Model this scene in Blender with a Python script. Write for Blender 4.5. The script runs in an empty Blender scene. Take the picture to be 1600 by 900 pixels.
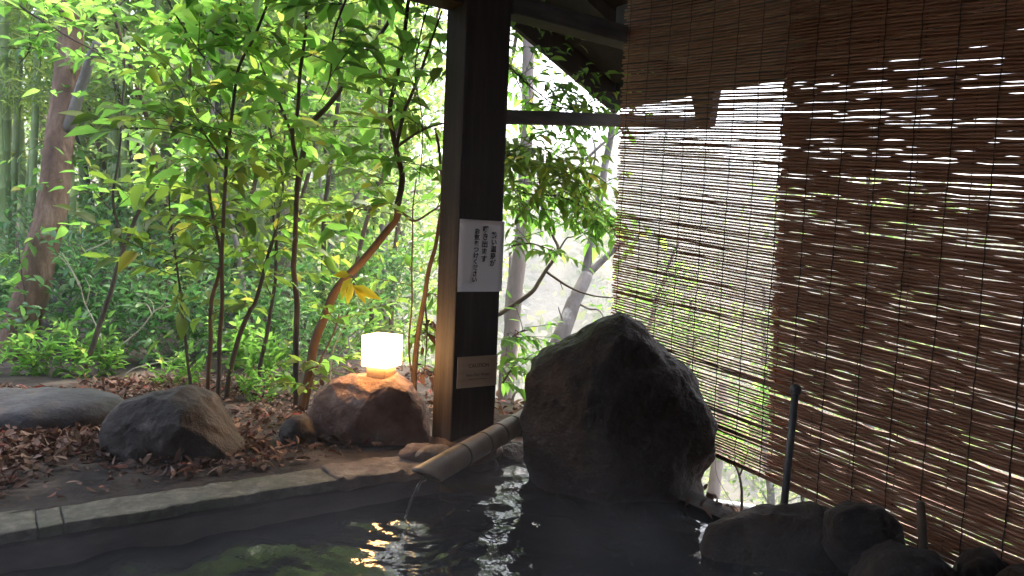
import bpy, bmesh, math, random
import numpy as np
from mathutils import Vector, Matrix, noise

# ------------------------------------------------------------------ camera, light, exposure
SC = bpy.context.scene
COL = SC.collection
F_PX, PITCH, ROLL, EYE = 1155.0, math.radians(3.5), math.radians(2.45), 0.80
_f = Vector((0, math.cos(PITCH), -math.sin(PITCH)))
_r0 = Vector((1, 0, 0)); _u0 = Vector((0, math.sin(PITCH), math.cos(PITCH)))
_r = _r0 * math.cos(ROLL) + _u0 * math.sin(ROLL)
_u = _u0 * math.cos(ROLL) - _r0 * math.sin(ROLL)
CAM = Vector((0, 0, EYE))
cd = bpy.data.cameras.new('camera'); cam = bpy.data.objects.new('camera', cd); COL.objects.link(cam)
cd.sensor_width = 36.0; cd.lens = F_PX / 1600 * 36; cd.clip_start = 0.05; cd.clip_end = 2000
cam.matrix_world = Matrix(((_r.x, _u.x, -_f.x, CAM.x), (_r.y, _u.y, -_f.y, CAM.y), (_r.z, _u.z, -_f.z, CAM.z), (0, 0, 0, 1)))
SC.camera = cam
SUN_EL, SUN_ROT = math.radians(58), math.radians(20)
w = bpy.data.worlds.new('World'); SC.world = w; w.use_nodes = True
_nt = w.node_tree
_sky = _nt.nodes.new('ShaderNodeTexSky'); _sky.sky_type = 'NISHITA'; _sky.sun_disc = False
_sky.sun_elevation = SUN_EL; _sky.sun_rotation = SUN_ROT; _sky.dust_density = 5.0; _sky.air_density = 1.0; _sky.ozone_density = 0.6
_bg = _nt.nodes['Background']; _bg.inputs[1].default_value = 0.15
_nt.links.new(_sky.outputs[0], _bg.inputs[0])
sl = bpy.data.lights.new('sun', 'SUN'); sun = bpy.data.objects.new('sun', sl); COL.objects.link(sun)
sl.energy = 1.0; sl.angle = math.radians(45); sl.color = (1.0, 0.96, 0.88)
_sd = Vector((math.sin(SUN_ROT) * math.cos(SUN_EL), math.cos(SUN_ROT) * math.cos(SUN_EL), math.sin(SUN_EL)))
sun.rotation_euler = _sd.to_track_quat('Z', 'Y').to_euler(); sun.location = (0, 0, 30)
SC.view_settings.view_transform = 'Standard'; SC.view_settings.look = 'None'
SC.view_settings.exposure = 3.05; SC.view_settings.gamma = 1.0
SC.cycles.max_bounces = 10; SC.cycles.diffuse_bounces = 5; SC.cycles.transmission_bounces = 8
SC.cycles.caustics_reflective = False; SC.cycles.caustics_refractive = False
SC.cycles.use_denoising = True

# ------------------------------------------------------------------ geometry helpers
def W(px, py, d):                       # a photo pixel at forward depth d -> the world point standing there
    return CAM + (_f + _r * ((px - 800) / F_PX) - _u * ((py - 450) / F_PX)) * d
def G(px, py, z=0.0):                   # where the ray through a photo pixel meets the level z
    ray = _f + _r * ((px - 800) / F_PX) - _u * ((py - 450) / F_PX)
    return CAM + ray * ((z - CAM.z) / ray.z)
UU = Vector((0.816, 0.578, 0.0)); VV = Vector((-0.578, 0.816, 0.0)); ZZ = Vector((0, 0, 1))
def UV(u, v, z=0.0): return UU * u + VV * v + ZZ * z
UVM = Matrix(((UU.x, VV.x, 0, 0), (UU.y, VV.y, 0, 0), (0, 0, 1, 0), (0, 0, 0, 1)))
rnd = random.Random(7)

def tag(o, label=None, cat=None, group=None, kind=None):
    if label: o['label'] = label
    if cat: o['category'] = cat
    if group: o['group'] = group
    if kind: o['kind'] = kind
    return o
def empty(name, loc, label, cat, group=None):
    o = bpy.data.objects.new(name, None); COL.objects.link(o); o.location = loc
    o.empty_display_size = 0.1
    return tag(o, label, cat, group)
def link_mesh(name, verts, faces, mat, parent=None, smooth=True, local=True):
    """verts in world coordinates; stored relative to the parent's origin"""
    me = bpy.data.meshes.new(name)
    off = parent_origin(parent)
    v = np.asarray([tuple(p) for p in verts], dtype=float) - np.array(off)
    me.from_pydata(v.tolist(), [], faces)
    if smooth: me.shade_smooth()
    me.materials.append(mat); me.update()
    o = bpy.data.objects.new(name, me); COL.objects.link(o)
    if parent is not None: o.parent = parent
    return o
def parent_origin(p):
    t = Vector((0, 0, 0))
    while p is not None:
        t = t + p.location; p = p.parent
    return tuple(t)
def set_origin(o):                      # move a top-level mesh's origin to its base
    me = o.data
    co = np.empty(len(me.vertices) * 3); me.vertices.foreach_get('co', co); co = co.reshape(-1, 3)
    c = (co.min(0) + co.max(0)) / 2; c[2] = co[:, 2].min()
    co -= c; me.vertices.foreach_set('co', co.ravel()); me.update()
    o.location = tuple(c)
    return o
def copy_tree(o, parent=None):
    c = o.copy(); COL.objects.link(c); c.parent = parent
    for ch in list(o.children): copy_tree(ch, c)
    return c

class MB:
    """collects boxes, tubes and leaves into one mesh"""
    def __init__(s): s.v = []; s.f = []
    def add(s, vs, fs):
        n = len(s.v); s.v += [tuple(p) for p in vs]; s.f += [tuple(i + n for i in f) for f in fs]
    def box(s, o, ax, ay, az):          # corner o and three edge vectors
        o, ax, ay, az = Vector(o), Vector(ax), Vector(ay), Vector(az)
        if ax.cross(ay).dot(az) < 0: ax, ay = ay, ax
        p = [o, o + ax, o + ax + ay, o + ay]; p += [q + az for q in p]
        s.add(p, [(3, 2, 1, 0), (4, 5, 6, 7), (0, 1, 5, 4), (1, 2, 6, 5), (2, 3, 7, 6), (3, 0, 4, 7)])
    def tube(s, pts, rad, sides=7, cap=True):
        pts = [Vector(p) for p in pts]
        if not hasattr(rad, '__len__'): rad = [rad] * len(pts)
        n0 = len(s.v); N = len(pts)
        t = (pts[1] - pts[0]).normalized()
        a = t.orthogonal().normalized()
        for i, p in enumerate(pts):
            t = (pts[min(i + 1, N - 1)] - pts[max(i - 1, 0)])
            t = t.normalized() if t.length > 1e-9 else Vector((0, 0, 1))
            a = (a - t * a.dot(t)); a = a.normalized() if a.length > 1e-6 else t.orthogonal().normalized()
            b = t.cross(a)
            for k in range(sides):
                th = 2 * math.pi * k / sides
                s.v.append(tuple(p + (a * math.cos(th) + b * math.sin(th)) * rad[i]))
        for i in range(N - 1):
            for k in range(sides):
                k2 = (k + 1) % sides
                s.f.append((n0 + i * sides + k, n0 + i * sides + k2, n0 + (i + 1) * sides + k2, n0 + (i + 1) * sides + k))
        if cap:
            s.f.append(tuple(n0 + k for k in reversed(range(sides))))
            s.f.append(tuple(n0 + (N - 1) * sides + k for k in range(sides)))
    def leaf(s, p, d, nrm, L, Wd, fold=0.25, droop=0.15):
        p = Vector(p); d = Vector(d).normalized(); nrm = Vector(nrm)
        side = d.cross(nrm); side = side.normalized() if side.length > 1e-6 else d.orthogonal().normalized()
        nn = side.cross(d)
        def q(t, w_, h): return p + d * (L * t) + side * (Wd * w_) + nn * (h - droop * L * t * t)
        f1 = fold * Wd
        vs = [q(0, 0, 0), q(.3, -.46, f1), q(.3, 0, 0), q(.3, .46, f1), q(.64, -.42, f1), q(.64, 0, 0), q(.64, .42, f1), q(1, 0, 0)]
        s.add(vs, [(0, 2, 1), (0, 3, 2), (1, 2, 5, 4), (2, 3, 6, 5), (4, 5, 7), (5, 6, 7)])
    def blade(s, p, d, nrm, L, Wd, droop=0.3):
        p = Vector(p); d = Vector(d).normalized(); side = d.cross(Vector(nrm))
        side = side.normalized() if side.length > 1e-6 else d.orthogonal().normalized()
        nn = side.cross(d)
        def q(t, w_): return p + d * (L * t) + side * (Wd * w_) - nn * (droop * L * t * t)
        s.add([q(0, 0), q(.35, -.5), q(.35, .5), q(1, 0)], [(0, 2, 3, 1)])
    def build(s, name, mat, parent=None, smooth=True):
        return link_mesh(name, s.v, s.f, mat, parent, smooth)

def spline(pts, n=6):                   # Catmull-Rom through points
    pts = [Vector(p) for p in pts]
    if len(pts) < 3: return [pts[0].lerp(pts[-1], i / n) for i in range(n + 1)]
    out = []
    for i in range(len(pts) - 1):
        p0 = pts[max(i - 1, 0)]; p1 = pts[i]; p2 = pts[i + 1]; p3 = pts[min(i + 2, len(pts) - 1)]
        for k in range(n):
            t = k / n
            out.append(0.5 * ((2 * p1) + (p2 - p0) * t + (2 * p0 - 5 * p1 + 4 * p2 - p3) * t * t + (3 * p1 - p0 - 3 * p2 + p3) * t ** 3))
    out.append(pts[-1]); return out
def wob(pts, amp, sc=6.0, seed=0):
    return [p + noise.noise_vector(p * sc + Vector((seed, 0, 0))) * amp for p in pts]
def lin(a, b, n): return [a + (b - a) * i / (n - 1) for i in range(n)]
def rv(r=rnd):
    while True:
        v = Vector((r.uniform(-1, 1), r.uniform(-1, 1), r.uniform(-1, 1)))
        if 0.05 < v.length < 1: return v.normalized()

# ------------------------------------------------------------------ materials
def nodes(m):
    m.use_nodes = True; nt = m.node_tree; return nt, nt.nodes, nt.links, nt.nodes['Principled BSDF']
def rampset(r, stops):
    e = r.color_ramp.elements
    while len(e) > 1: e.remove(e[-1])
    e[0].position = stops[0][0]; e[0].color = (*stops[0][1], 1)
    for p, c in stops[1:]:
        x = e.new(p); x.color = (*c, 1)
def mat_noise(name, stops, scale=5.0, stretch=(1, 1, 1), rough=0.8, bump=0.3, bscale=None, detail=8, spec=0.3, dist=0.01, distortion=0.0, second=None):
    m = bpy.data.materials.new(name); nt, N, Lk, B = nodes(m)
    tc = N.new('ShaderNodeTexCoord'); mp = N.new('ShaderNodeMapping'); mp.inputs['Scale'].default_value = stretch
    Lk.new(tc.outputs['Object'], mp.inputs[0])
    nz = N.new('ShaderNodeTexNoise'); nz.inputs['Scale'].default_value = scale; nz.inputs['Detail'].default_value = detail
    nz.inputs['Roughness'].default_value = 0.62; nz.inputs['Distortion'].default_value = distortion
    Lk.new(mp.outputs[0], nz.inputs['Vector'])
    rp = N.new('ShaderNodeValToRGB'); rampset(rp, stops); Lk.new(nz.outputs['Fac'], rp.inputs[0])
    out = rp.outputs[0]
    if second:                          # (scale, colour, low, high): patches of moss / lichen / stain
        n2 = N.new('ShaderNodeTexNoise'); n2.inputs['Scale'].default_value = second[0]; n2.inputs['Detail'].default_value = 6
        Lk.new(tc.outputs['Object'], n2.inputs['Vector'])
        mr = N.new('ShaderNodeMapRange'); mr.inputs[1].default_value = second[2]; mr.inputs[2].default_value = second[3]
        Lk.new(n2.outputs['Fac'], mr.inputs[0])
        mx = N.new('ShaderNodeMix'); mx.data_type = 'RGBA'
        Lk.new(mr.outputs[0], mx.inputs[0]); Lk.new(out, mx.inputs[6]); mx.inputs[7].default_value = (*second[1], 1)
        out = mx.outputs[2]
    Lk.new(out, B.inputs['Base Color'])
    B.inputs['Roughness'].default_value = rough; B.inputs['Specular IOR Level'].default_value = spec
    nb = N.new('ShaderNodeTexNoise'); nb.inputs['Scale'].default_value = bscale or scale * 3; nb.inputs['Detail'].default_value = 10
    nb.inputs['Roughness'].default_value = 0.65
    Lk.new(mp.outputs[0], nb.inputs['Vector'])
    bp = N.new('ShaderNodeBump'); bp.inputs['Strength'].default_value = bump; bp.inputs['Distance'].default_value = dist
    Lk.new(nb.outputs['Fac'], bp.inputs['Height']); Lk.new(bp.outputs[0], B.inputs['Normal'])
    return m
def mat_leaf(name, stops, trans=0.5, tcol=1.6, rough=0.42, spec=0.35, sat=None):
    """each leaf takes its own tint; part of the light passes through the blade"""
    m = bpy.data.materials.new(name); nt, N, Lk, B = nodes(m)
    ge = N.new('ShaderNodeNewGeometry'); rp = N.new('ShaderNodeValToRGB'); rampset(rp, stops)
    Lk.new(ge.outputs['Random Per Island'], rp.inputs[0])
    Lk.new(rp.outputs[0], B.inputs['Base Color']); B.inputs['Roughness'].default_value = rough
    B.inputs['Specular IOR Level'].default_value = spec
    tr = N.new('ShaderNodeBsdfTranslucent')
    mx = N.new('ShaderNodeMix'); mx.data_type = 'RGBA'; mx.blend_type = 'MULTIPLY'; mx.inputs[0].default_value = 1.0
    Lk.new(rp.outputs[0], mx.inputs[6]); mx.inputs[7].default_value = (tcol * 1.12, tcol * 1.15, tcol * 1.0, 1)
    Lk.new(mx.outputs[2], tr.inputs[0])
    ms = N.new('ShaderNodeMixShader'); ms.inputs[0].default_value = trans
    Lk.new(B.outputs[0], ms.inputs[1]); Lk.new(tr.outputs[0], ms.inputs[2])
    Lk.new(ms.outputs[0], N['Material Output'].inputs[0])
    return m

M = {}
M['leaf_bright'] = mat_leaf('leaf_bright', [(0, (.070, .150, .028)), (.45, (.110, .225, .040)), (.85, (.155, .285, .055)), (.97, (.23, .32, .07)), (1, (.34, .28, .08))], .64, 2.1)
M['leaf_olive'] = mat_leaf('leaf_olive', [(0, (.065, .110, .018)), (.5, (.105, .160, .024)), (.93, (.150, .205, .032)), (1, (.33, .27, .05))], .60, 2.0)
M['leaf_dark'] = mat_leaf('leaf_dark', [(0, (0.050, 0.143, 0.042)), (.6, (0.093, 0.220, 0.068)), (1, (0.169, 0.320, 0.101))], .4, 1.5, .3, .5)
M['leaf_bamboo'] = mat_leaf('leaf_bamboo', [(0, (.10, .17, .03)), (.6, (.18, .25, .05)), (1, (.30, .33, .09))], .6, 2.1)
M['leaf_forest'] = mat_leaf('leaf_forest', [(0, (.075, .125, .035)), (.5, (.135, .205, .06)), (.85, (.20, .27, .09)), (1, (.30, .32, .15))], .6, 2.1)
M['leaf_yellow'] = mat_leaf('leaf_yellow', [(0, (.30, .25, .02)), (1, (.42, .36, .03))], .5, 1.4)
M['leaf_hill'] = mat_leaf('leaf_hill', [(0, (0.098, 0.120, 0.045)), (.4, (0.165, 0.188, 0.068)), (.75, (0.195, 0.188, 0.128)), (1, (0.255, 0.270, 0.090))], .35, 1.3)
M['leaf_fallen'] = mat_leaf('leaf_fallen', [(0, (.042, .019, .012)), (.35, (.105, .051, .033)), (.7, (.185, .105, .072)), (.93, (.32, .21, .155)), (1, (.28, .045, .035))], .12, 1.0, .7, .2)
M['bark_brown'] = mat_noise('bark_brown', [(.3, (0.087, 0.049, 0.032)), (.5, (0.189, 0.113, 0.075)), (.62, (0.290, 0.189, 0.131)), (.75, (0.420, 0.290, 0.217))], 11, (1, 1, .35), .85, 1.0, 30, dist=.03, second=(4, (.20, .125, .085), .55, .75))
M['bark_grey'] = mat_noise('bark_grey', [(.3, (0.104, 0.088, 0.076)), (.55, (0.200, 0.176, 0.152)), (.75, (0.304, 0.280, 0.248))], 9, (1, 1, .4), .9, .5, 26, second=(6, (.42, .41, .38), .58, .7))
M['bark_pale'] = mat_noise('bark_pale', [(.3, (0.140, 0.112, 0.091)), (.55, (0.252, 0.203, 0.168)), (.75, (0.350, 0.301, 0.259))], 8, (1, 1, .35), .9, .4, 24)
M['twig_dark'] = mat_noise('twig_dark', [(.3, (.035, .025, .018)), (.7, (.10, .075, .05))], 14, (1, 1, .4), .8, .4, 40)
M['twig_brown'] = mat_noise('twig_brown', [(.3, (0.063, 0.038, 0.021)), (.7, (0.147, 0.091, 0.056))], 14, (1, 1, .4), .8, .4, 40)
M['twig_pale'] = mat_noise('twig_pale', [(.3, (.36, .32, .24)), (.7, (.55, .50, .40))], 14, (1, 1, .4), .8, .3, 40)
M['stem_green'] = mat_noise('stem_green', [(.3, (.06, .075, .02)), (.7, (.12, .13, .04))], 14, (1, 1, .4), .7, .3, 40)
M['bamboo_culm'] = mat_noise('bamboo_culm', [(.3, (0.150, 0.213, 0.075)), (.55, (0.250, 0.325, 0.125)), (.75, (0.400, 0.425, 0.213))], 3, (1, 1, .5), .45, .1, 14, spec=.4)
M['rock_dark'] = mat_noise('rock_dark', [(.28, (.022, .016, .012)), (.5, (.055, .041, .032)), (.68, (.095, .074, .060)), (.8, (.14, .115, .10))], 5, (1, 1, 1), .75, 1.0, 16, dist=.025, second=(9, (.16, .13, .11), .63, .72))
M['rock_bath'] = mat_noise('rock_bath', [(.28, (.013, .008, .005)), (.5, (.033, .019, .012)), (.68, (.056, .035, .023)), (.8, (.085, .060, .042))], 6, (1, 1, 1), .55, 1.0, 22, dist=.04, second=(8, (.11, .09, .075), .66, .74))
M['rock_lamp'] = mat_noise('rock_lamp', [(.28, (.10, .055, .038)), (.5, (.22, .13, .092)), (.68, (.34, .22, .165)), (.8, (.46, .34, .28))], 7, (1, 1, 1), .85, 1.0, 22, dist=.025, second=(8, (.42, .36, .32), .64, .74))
M['rock_brown'] = mat_noise('rock_brown', [(.28, (0.078, 0.051, 0.040)), (.5, (0.168, 0.112, 0.088)), (.68, (0.269, 0.190, 0.157)), (.8, (0.381, 0.314, 0.280))], 6, (1, 1, 1), .85, .9, 20, dist=.02, second=(8, (.36, .32, .30), .62, .72))
M['rock_grey'] = mat_noise('rock_grey', [(.28, (0.035, 0.033, 0.033)), (.5, (0.069, 0.066, 0.067)), (.7, (0.112, 0.108, 0.112))], 6, (1, 1, 1), .75, .9, 18, dist=.02, second=(7, (.13, .10, .08), .55, .7))
M['coping'] = mat_noise('coping', [(.3, (0.060, 0.053, 0.038)), (.5, (0.128, 0.117, 0.085)), (.62, (0.187, 0.170, 0.132)), (.75, (0.289, 0.268, 0.221))], 26, (1, 1, 1), .8, 1.0, 45, dist=.012, second=(6, (.085, .095, .05), .5, .68))
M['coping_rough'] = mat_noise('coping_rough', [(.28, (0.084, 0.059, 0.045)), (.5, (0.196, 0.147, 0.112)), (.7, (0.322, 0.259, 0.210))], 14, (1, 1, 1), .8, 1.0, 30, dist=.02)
M['bath_wall'] = mat_noise('bath_wall', [(.3, (0.049, 0.036, 0.032)), (.7, (0.137, 0.104, 0.089))], 5, (1, 1, 3), .6, .5, 18)
M['wood_dark'] = mat_noise('wood_dark', [(.3, (0.013, 0.009, 0.007)), (.55, (0.027, 0.019, 0.014)), (.75, (0.045, 0.033, 0.025))], 6, (6, 6, .5), .7, .4, 20, spec=.3)
M['wood_post'] = mat_noise('wood_post', [(.3, (0.020, 0.013, 0.009)), (.55, (0.037, 0.025, 0.018)), (.75, (0.059, 0.043, 0.032))], 5, (7, 7, .35), .75, .5, 18, spec=.25, second=(3.2, (.046, .036, .028), .56, .72))
M['wood_base'] = mat_noise('wood_base', [(.3, (.30, .18, .09)), (.7, (.50, .33, .18))], 8, (1, 1, 8), .6, .2, 30)
M['wood_beam'] = mat_noise('wood_beam', [(.3, (0.040, 0.033, 0.028)), (.7, (0.095, 0.080, 0.070))], 6, (1, 1, 6), .8, .4, 20)
M['reed'] = mat_noise('reed', [(.25, (.13, .050, .024)), (.5, (.28, .122, .060)), (.75, (.45, .25, .135))], 9, (1, 1, 30), .6, .2, 30, spec=.3)
M['cord'] = mat_noise('cord', [(.3, (.025, .02, .015)), (.7, (.06, .045, .035))], 30, (1, 1, 1), .9, .3, 60)
M['bamboo_dry'] = mat_noise('bamboo_dry', [(.28, (0.102, 0.067, 0.045)), (.5, (0.210, 0.153, 0.109)), (.72, (0.293, 0.230, 0.173))], 5, (1, 1, 1), .5, .25, 22, spec=.4, second=(9, (.10, .07, .05), .6, .72))
M['paper'] = mat_noise('paper', [(.3, (.72, .63, .57)), (.7, (.80, .72, .66))], 3, (1, 1, 1), .6, .02)
M['plaque'] = mat_noise('plaque', [(.3, (.42, .27, .16)), (.7, (.56, .38, .24))], 4, (1, 1, 12), .55, .1)
M['ink'] = mat_noise('ink', [(.3, (.012, .010, .010)), (.7, (.02, .018, .018))], 10, (1, 1, 1), .7, 0)
M['ink_brown'] = mat_noise('ink_brown', [(.3, (.10, .05, .025)), (.7, (.13, .065, .035))], 10, (1, 1, 1), .7, 0)
M['metal_dark'] = mat_noise('metal_dark', [(.3, (.035, .032, .03)), (.7, (.09, .08, .075))], 12, (1, 1, 1), .5, .2, 40, spec=.5)
M['pipe_pale'] = mat_noise('pipe_pale', [(.3, (.50, .54, .56)), (.7, (.66, .69, .70))], 8, (1, 1, 1), .45, .1)
M['ground'] = mat_noise('ground', [(.25, (0.013, 0.009, 0.006)), (.45, (0.031, 0.022, 0.017)), (.62, (0.054, 0.040, 0.031)), (.8, (0.094, 0.072, 0.058))], 9, (1, 1, 1), .95, 1.0, 34, dist=.02, second=(2.2, (.24, .18, .14), .5, .75))
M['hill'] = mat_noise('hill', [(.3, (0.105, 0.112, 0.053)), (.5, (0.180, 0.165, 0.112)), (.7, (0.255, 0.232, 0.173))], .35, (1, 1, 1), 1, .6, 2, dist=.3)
def water_mat():
    m = bpy.data.materials.new('bath_water'); nt, N, Lk, B = nodes(m)
    B.inputs['Base Color'].default_value = (.018, .019, .020, 1); B.inputs['Roughness'].default_value = .03
    B.inputs['IOR'].default_value = 1.33; B.inputs['Specular IOR Level'].default_value = .7
    tc = N.new('ShaderNodeTexCoord'); nz = N.new('ShaderNodeTexNoise'); nz.inputs['Scale'].default_value = 26; nz.inputs['Detail'].default_value = 3
    Lk.new(tc.outputs['Object'], nz.inputs['Vector'])
    bp = N.new('ShaderNodeBump'); bp.inputs['Strength'].default_value = .45; bp.inputs['Distance'].default_value = .006
    Lk.new(nz.outputs['Fac'], bp.inputs['Height']); Lk.new(bp.outputs[0], B.inputs['Normal'])
    return m
M['water'] = water_mat()
def glass_water():
    m = bpy.data.materials.new('falling_water'); nt, N, Lk, B = nodes(m)
    B.inputs['Base Color'].default_value = (.9, .95, .95, 1); B.inputs['Roughness'].default_value = .08
    B.inputs['Transmission Weight'].default_value = 1.0; B.inputs['IOR'].default_value = 1.33
    tc = N.new('ShaderNodeTexCoord'); nz = N.new('ShaderNodeTexNoise'); nz.inputs['Scale'].default_value = 40
    Lk.new(tc.outputs['Object'], nz.inputs['Vector'])
    bp = N.new('ShaderNodeBump'); bp.inputs['Strength'].default_value = .5; bp.inputs['Distance'].default_value = .01
    Lk.new(nz.outputs['Fac'], bp.inputs['Height']); Lk.new(bp.outputs[0], B.inputs['Normal'])
    return m
M['falling'] = glass_water()
LAMP_E = 5.8
def lamp_mat():
    m = bpy.data.materials.new('lamp_shade_glow'); nt, N, Lk, B = nodes(m)
    B.inputs['Base Color'].default_value = (.8, .75, .65, 1)
    B.inputs['Emission Color'].default_value = (1.0, .55, .21, 1); B.inputs['Emission Strength'].default_value = LAMP_E
    tc = N.new('ShaderNodeTexCoord'); nz = N.new('ShaderNodeTexNoise'); nz.inputs['Scale'].default_value = 4
    Lk.new(tc.outputs['Object'], nz.inputs['Vector']); mr = N.new('ShaderNodeMapRange')
    mr.inputs[3].default_value = LAMP_E * .9; mr.inputs[4].default_value = LAMP_E * 1.1
    Lk.new(nz.outputs['Fac'], mr.inputs[0]); Lk.new(mr.outputs[0], B.inputs['Emission Strength'])
    return m
M['lamp'] = lamp_mat()

# ------------------------------------------------------------------ the setting: ground, water, hill
def ground_h(u, v):
    p = Vector((u, v, 0))
    h = noise.noise(p * 1.3) * .03 + noise.noise(p * 4.0) * .012
    h *= min(1, max(0, (v - 2.40) / .25)) if u < 2.0 else 1
    if u > 2.10:
        k = min(1, (u - 2.10) / .35); h -= .28 * k * k * (3 - 2 * k)
    if u > 2.40:                        # the bank falls away towards the valley
        k = u - 2.40
        h -= .55 * k * min(1, k / .9) if k < 18 else .55 * 18
    if u > 2.0 and v < 2.4:            # outside the blind the bank lies lower
        h -= .09 * min(1, (2.4 - v) / .06)
    if v > 5.5:                         # and rises a little under the grove on the left
        h += min(.10 * (v - 5.5), 3.0) * max(0, min(1, (3.0 - u) / 3.0))
    return h
us = np.unique(np.concatenate([np.arange(-40, -3, 2.5), np.arange(-3, 5.0, .08), np.arange(5, 15, .6), np.arange(15, 75, 4)]))
vs_ = np.unique(np.concatenate([np.arange(-30, 0, 3.0), np.arange(0, 2.40, .3), np.arange(2.40, 6.4, .08), np.arange(6.4, 16, .5), np.arange(16, 90, 4)]))
us = np.sort(np.append(us, 2.02)); vs_ = np.sort(vs_)
idx = {}; gv = []; gf = []
def gi(i, j):
    if (i, j) not in idx:
        idx[(i, j)] = len(gv); gv.append(UV(us[i], vs_[j], ground_h(us[i], vs_[j])))
    return idx[(i, j)]
for i in range(len(us) - 1):
    for j in range(len(vs_) - 1):
        if us[i] < 2.019 and vs_[j] < (2.395 if us[i] < 1.30 else 2.60): continue
        gf.append((gi(i, j), gi(i + 1, j), gi(i + 1, j + 1), gi(i, j + 1)))
tag(link_mesh('ground', gv, gf, M['ground']), 'bare brown earth bank behind the bath edge', 'ground', kind='structure')

# far valley slope seen between the post and the blind
hv, hf = [], []
NU, NV = 90, 40
for i in range(NU + 1):
    for j in range(NV + 1):
        a = math.radians(-40 + 95 * i / NU); d = 26 + 60 * j / NV
        p = Vector((math.sin(a) * d, math.cos(a) * d, 0))
        t = j / NV
        z = -9 + 24 * t ** .8 * (0.75 + .45 * noise.noise(Vector((a * 3, t * 2, 3)))) + noise.noise(p * .12) * 2.0 + noise.noise(p * .5) * .6
        hv.append(p + ZZ * z)
for i in range(NU):
    for j in range(NV):
        q = i * (NV + 1) + j; hf.append((q, q + NV + 1, q + NV + 2, q + 1))
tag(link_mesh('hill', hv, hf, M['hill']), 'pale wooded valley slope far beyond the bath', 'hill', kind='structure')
HV = hv

# bath water with real ripples, rings spreading from the spout's fall
WZ = -.11
FALL = G(634, 812, WZ); FALL.z = 0
def water():
    st = .014
    U = np.arange(-.6, 2.12, st); V = np.arange(.2, 2.62, st)
    UUg, VVg = np.meshgrid(U, V, indexing='ij')
    X = UU.x * UUg + VV.x * VVg; Y = UU.y * UUg + VV.y * VVg
    Z = np.zeros_like(X); r = np.random.RandomState(4)
    for k in range(34):
        lam = r.uniform(.06, .34); th = r.uniform(0, 2 * math.pi); ph = r.uniform(0, 6.28)
        Z += .0052 * lam * np.sin(2 * math.pi / lam * (X * math.cos(th) + Y * math.sin(th)) + ph)
    D = np.hypot(X - FALL.x, Y - FALL.y)
    Z += .0020 * np.sin(2 * math.pi * D / .085) * np.exp(-D / .55) * (D > .02)
    n, m = X.shape
    v = np.stack([X, Y, Z + WZ], -1).reshape(-1, 3)
    i, j = np.meshgrid(np.arange(n - 1), np.arange(m - 1), indexing='ij'); q = (i * m + j).ravel()
    f = np.stack([q, q + m, q + m + 1, q + 1], -1)
    # the rest of the pool, flat, as a ring of quads round the rippled part
    v = v.tolist(); f = f.tolist(); b = len(v)
    for (u, w_) in ((-3, -2.4), (-.6, -2.4), (2.12, -2.4), (-3, .2), (-.6, .2), (2.106, .2), (-3, 2.612), (-.6, 2.612)):
        v.append(tuple(UV(u, w_, WZ - .0005)))
    f += [(b, b + 1, b + 4, b + 3), (b + 1, b + 2, b + 5, b + 4), (b + 3, b + 4, b + 7, b + 6)]
    return link_mesh('water', v, f, M['water'])
tag(water(), 'dark rippled hot spring bath water', 'water', kind='structure')

# ------------------------------------------------------------------ stone work
def rock(name, c, size, seed, mat, rough=.18, fac=7, sub=5, rot=0.0, parent=None):
    bm = bmesh.new(); bmesh.ops.create_icosphere(bm, subdivisions=sub, radius=1)
    r = random.Random(seed); off = Vector((seed * 3.1, seed * 1.7, 0))
    planes = [(rv(r), r.uniform(.72, .95)) for _ in range(fac)]
    ca, sa = math.cos(rot), math.sin(rot); vs = []
    for v in bm.verts:
        p = v.co.copy()
        for n, d in planes:
            k = p.dot(n) - d
            if k > 0: p -= n * k * .85
        p *= 1 + rough * noise.fractal(p * 1.3 + off, 1.0, 2.0, 3) + .055 * noise.fractal(p * 5 + off, .9, 2.1, 4)
        p = Vector((p.x * size[0], p.y * size[1], p.z * size[2]))
        vs.append(Vector((p.x * ca - p.y * sa, p.x * sa + p.y * ca, p.z)) + Vector(c))
    fs = [tuple(v.index for v in f.verts) for f in bm.faces]; bm.free()
    o = link_mesh(name, vs, fs, mat, parent)
    return o if parent else set_origin(o)
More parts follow.
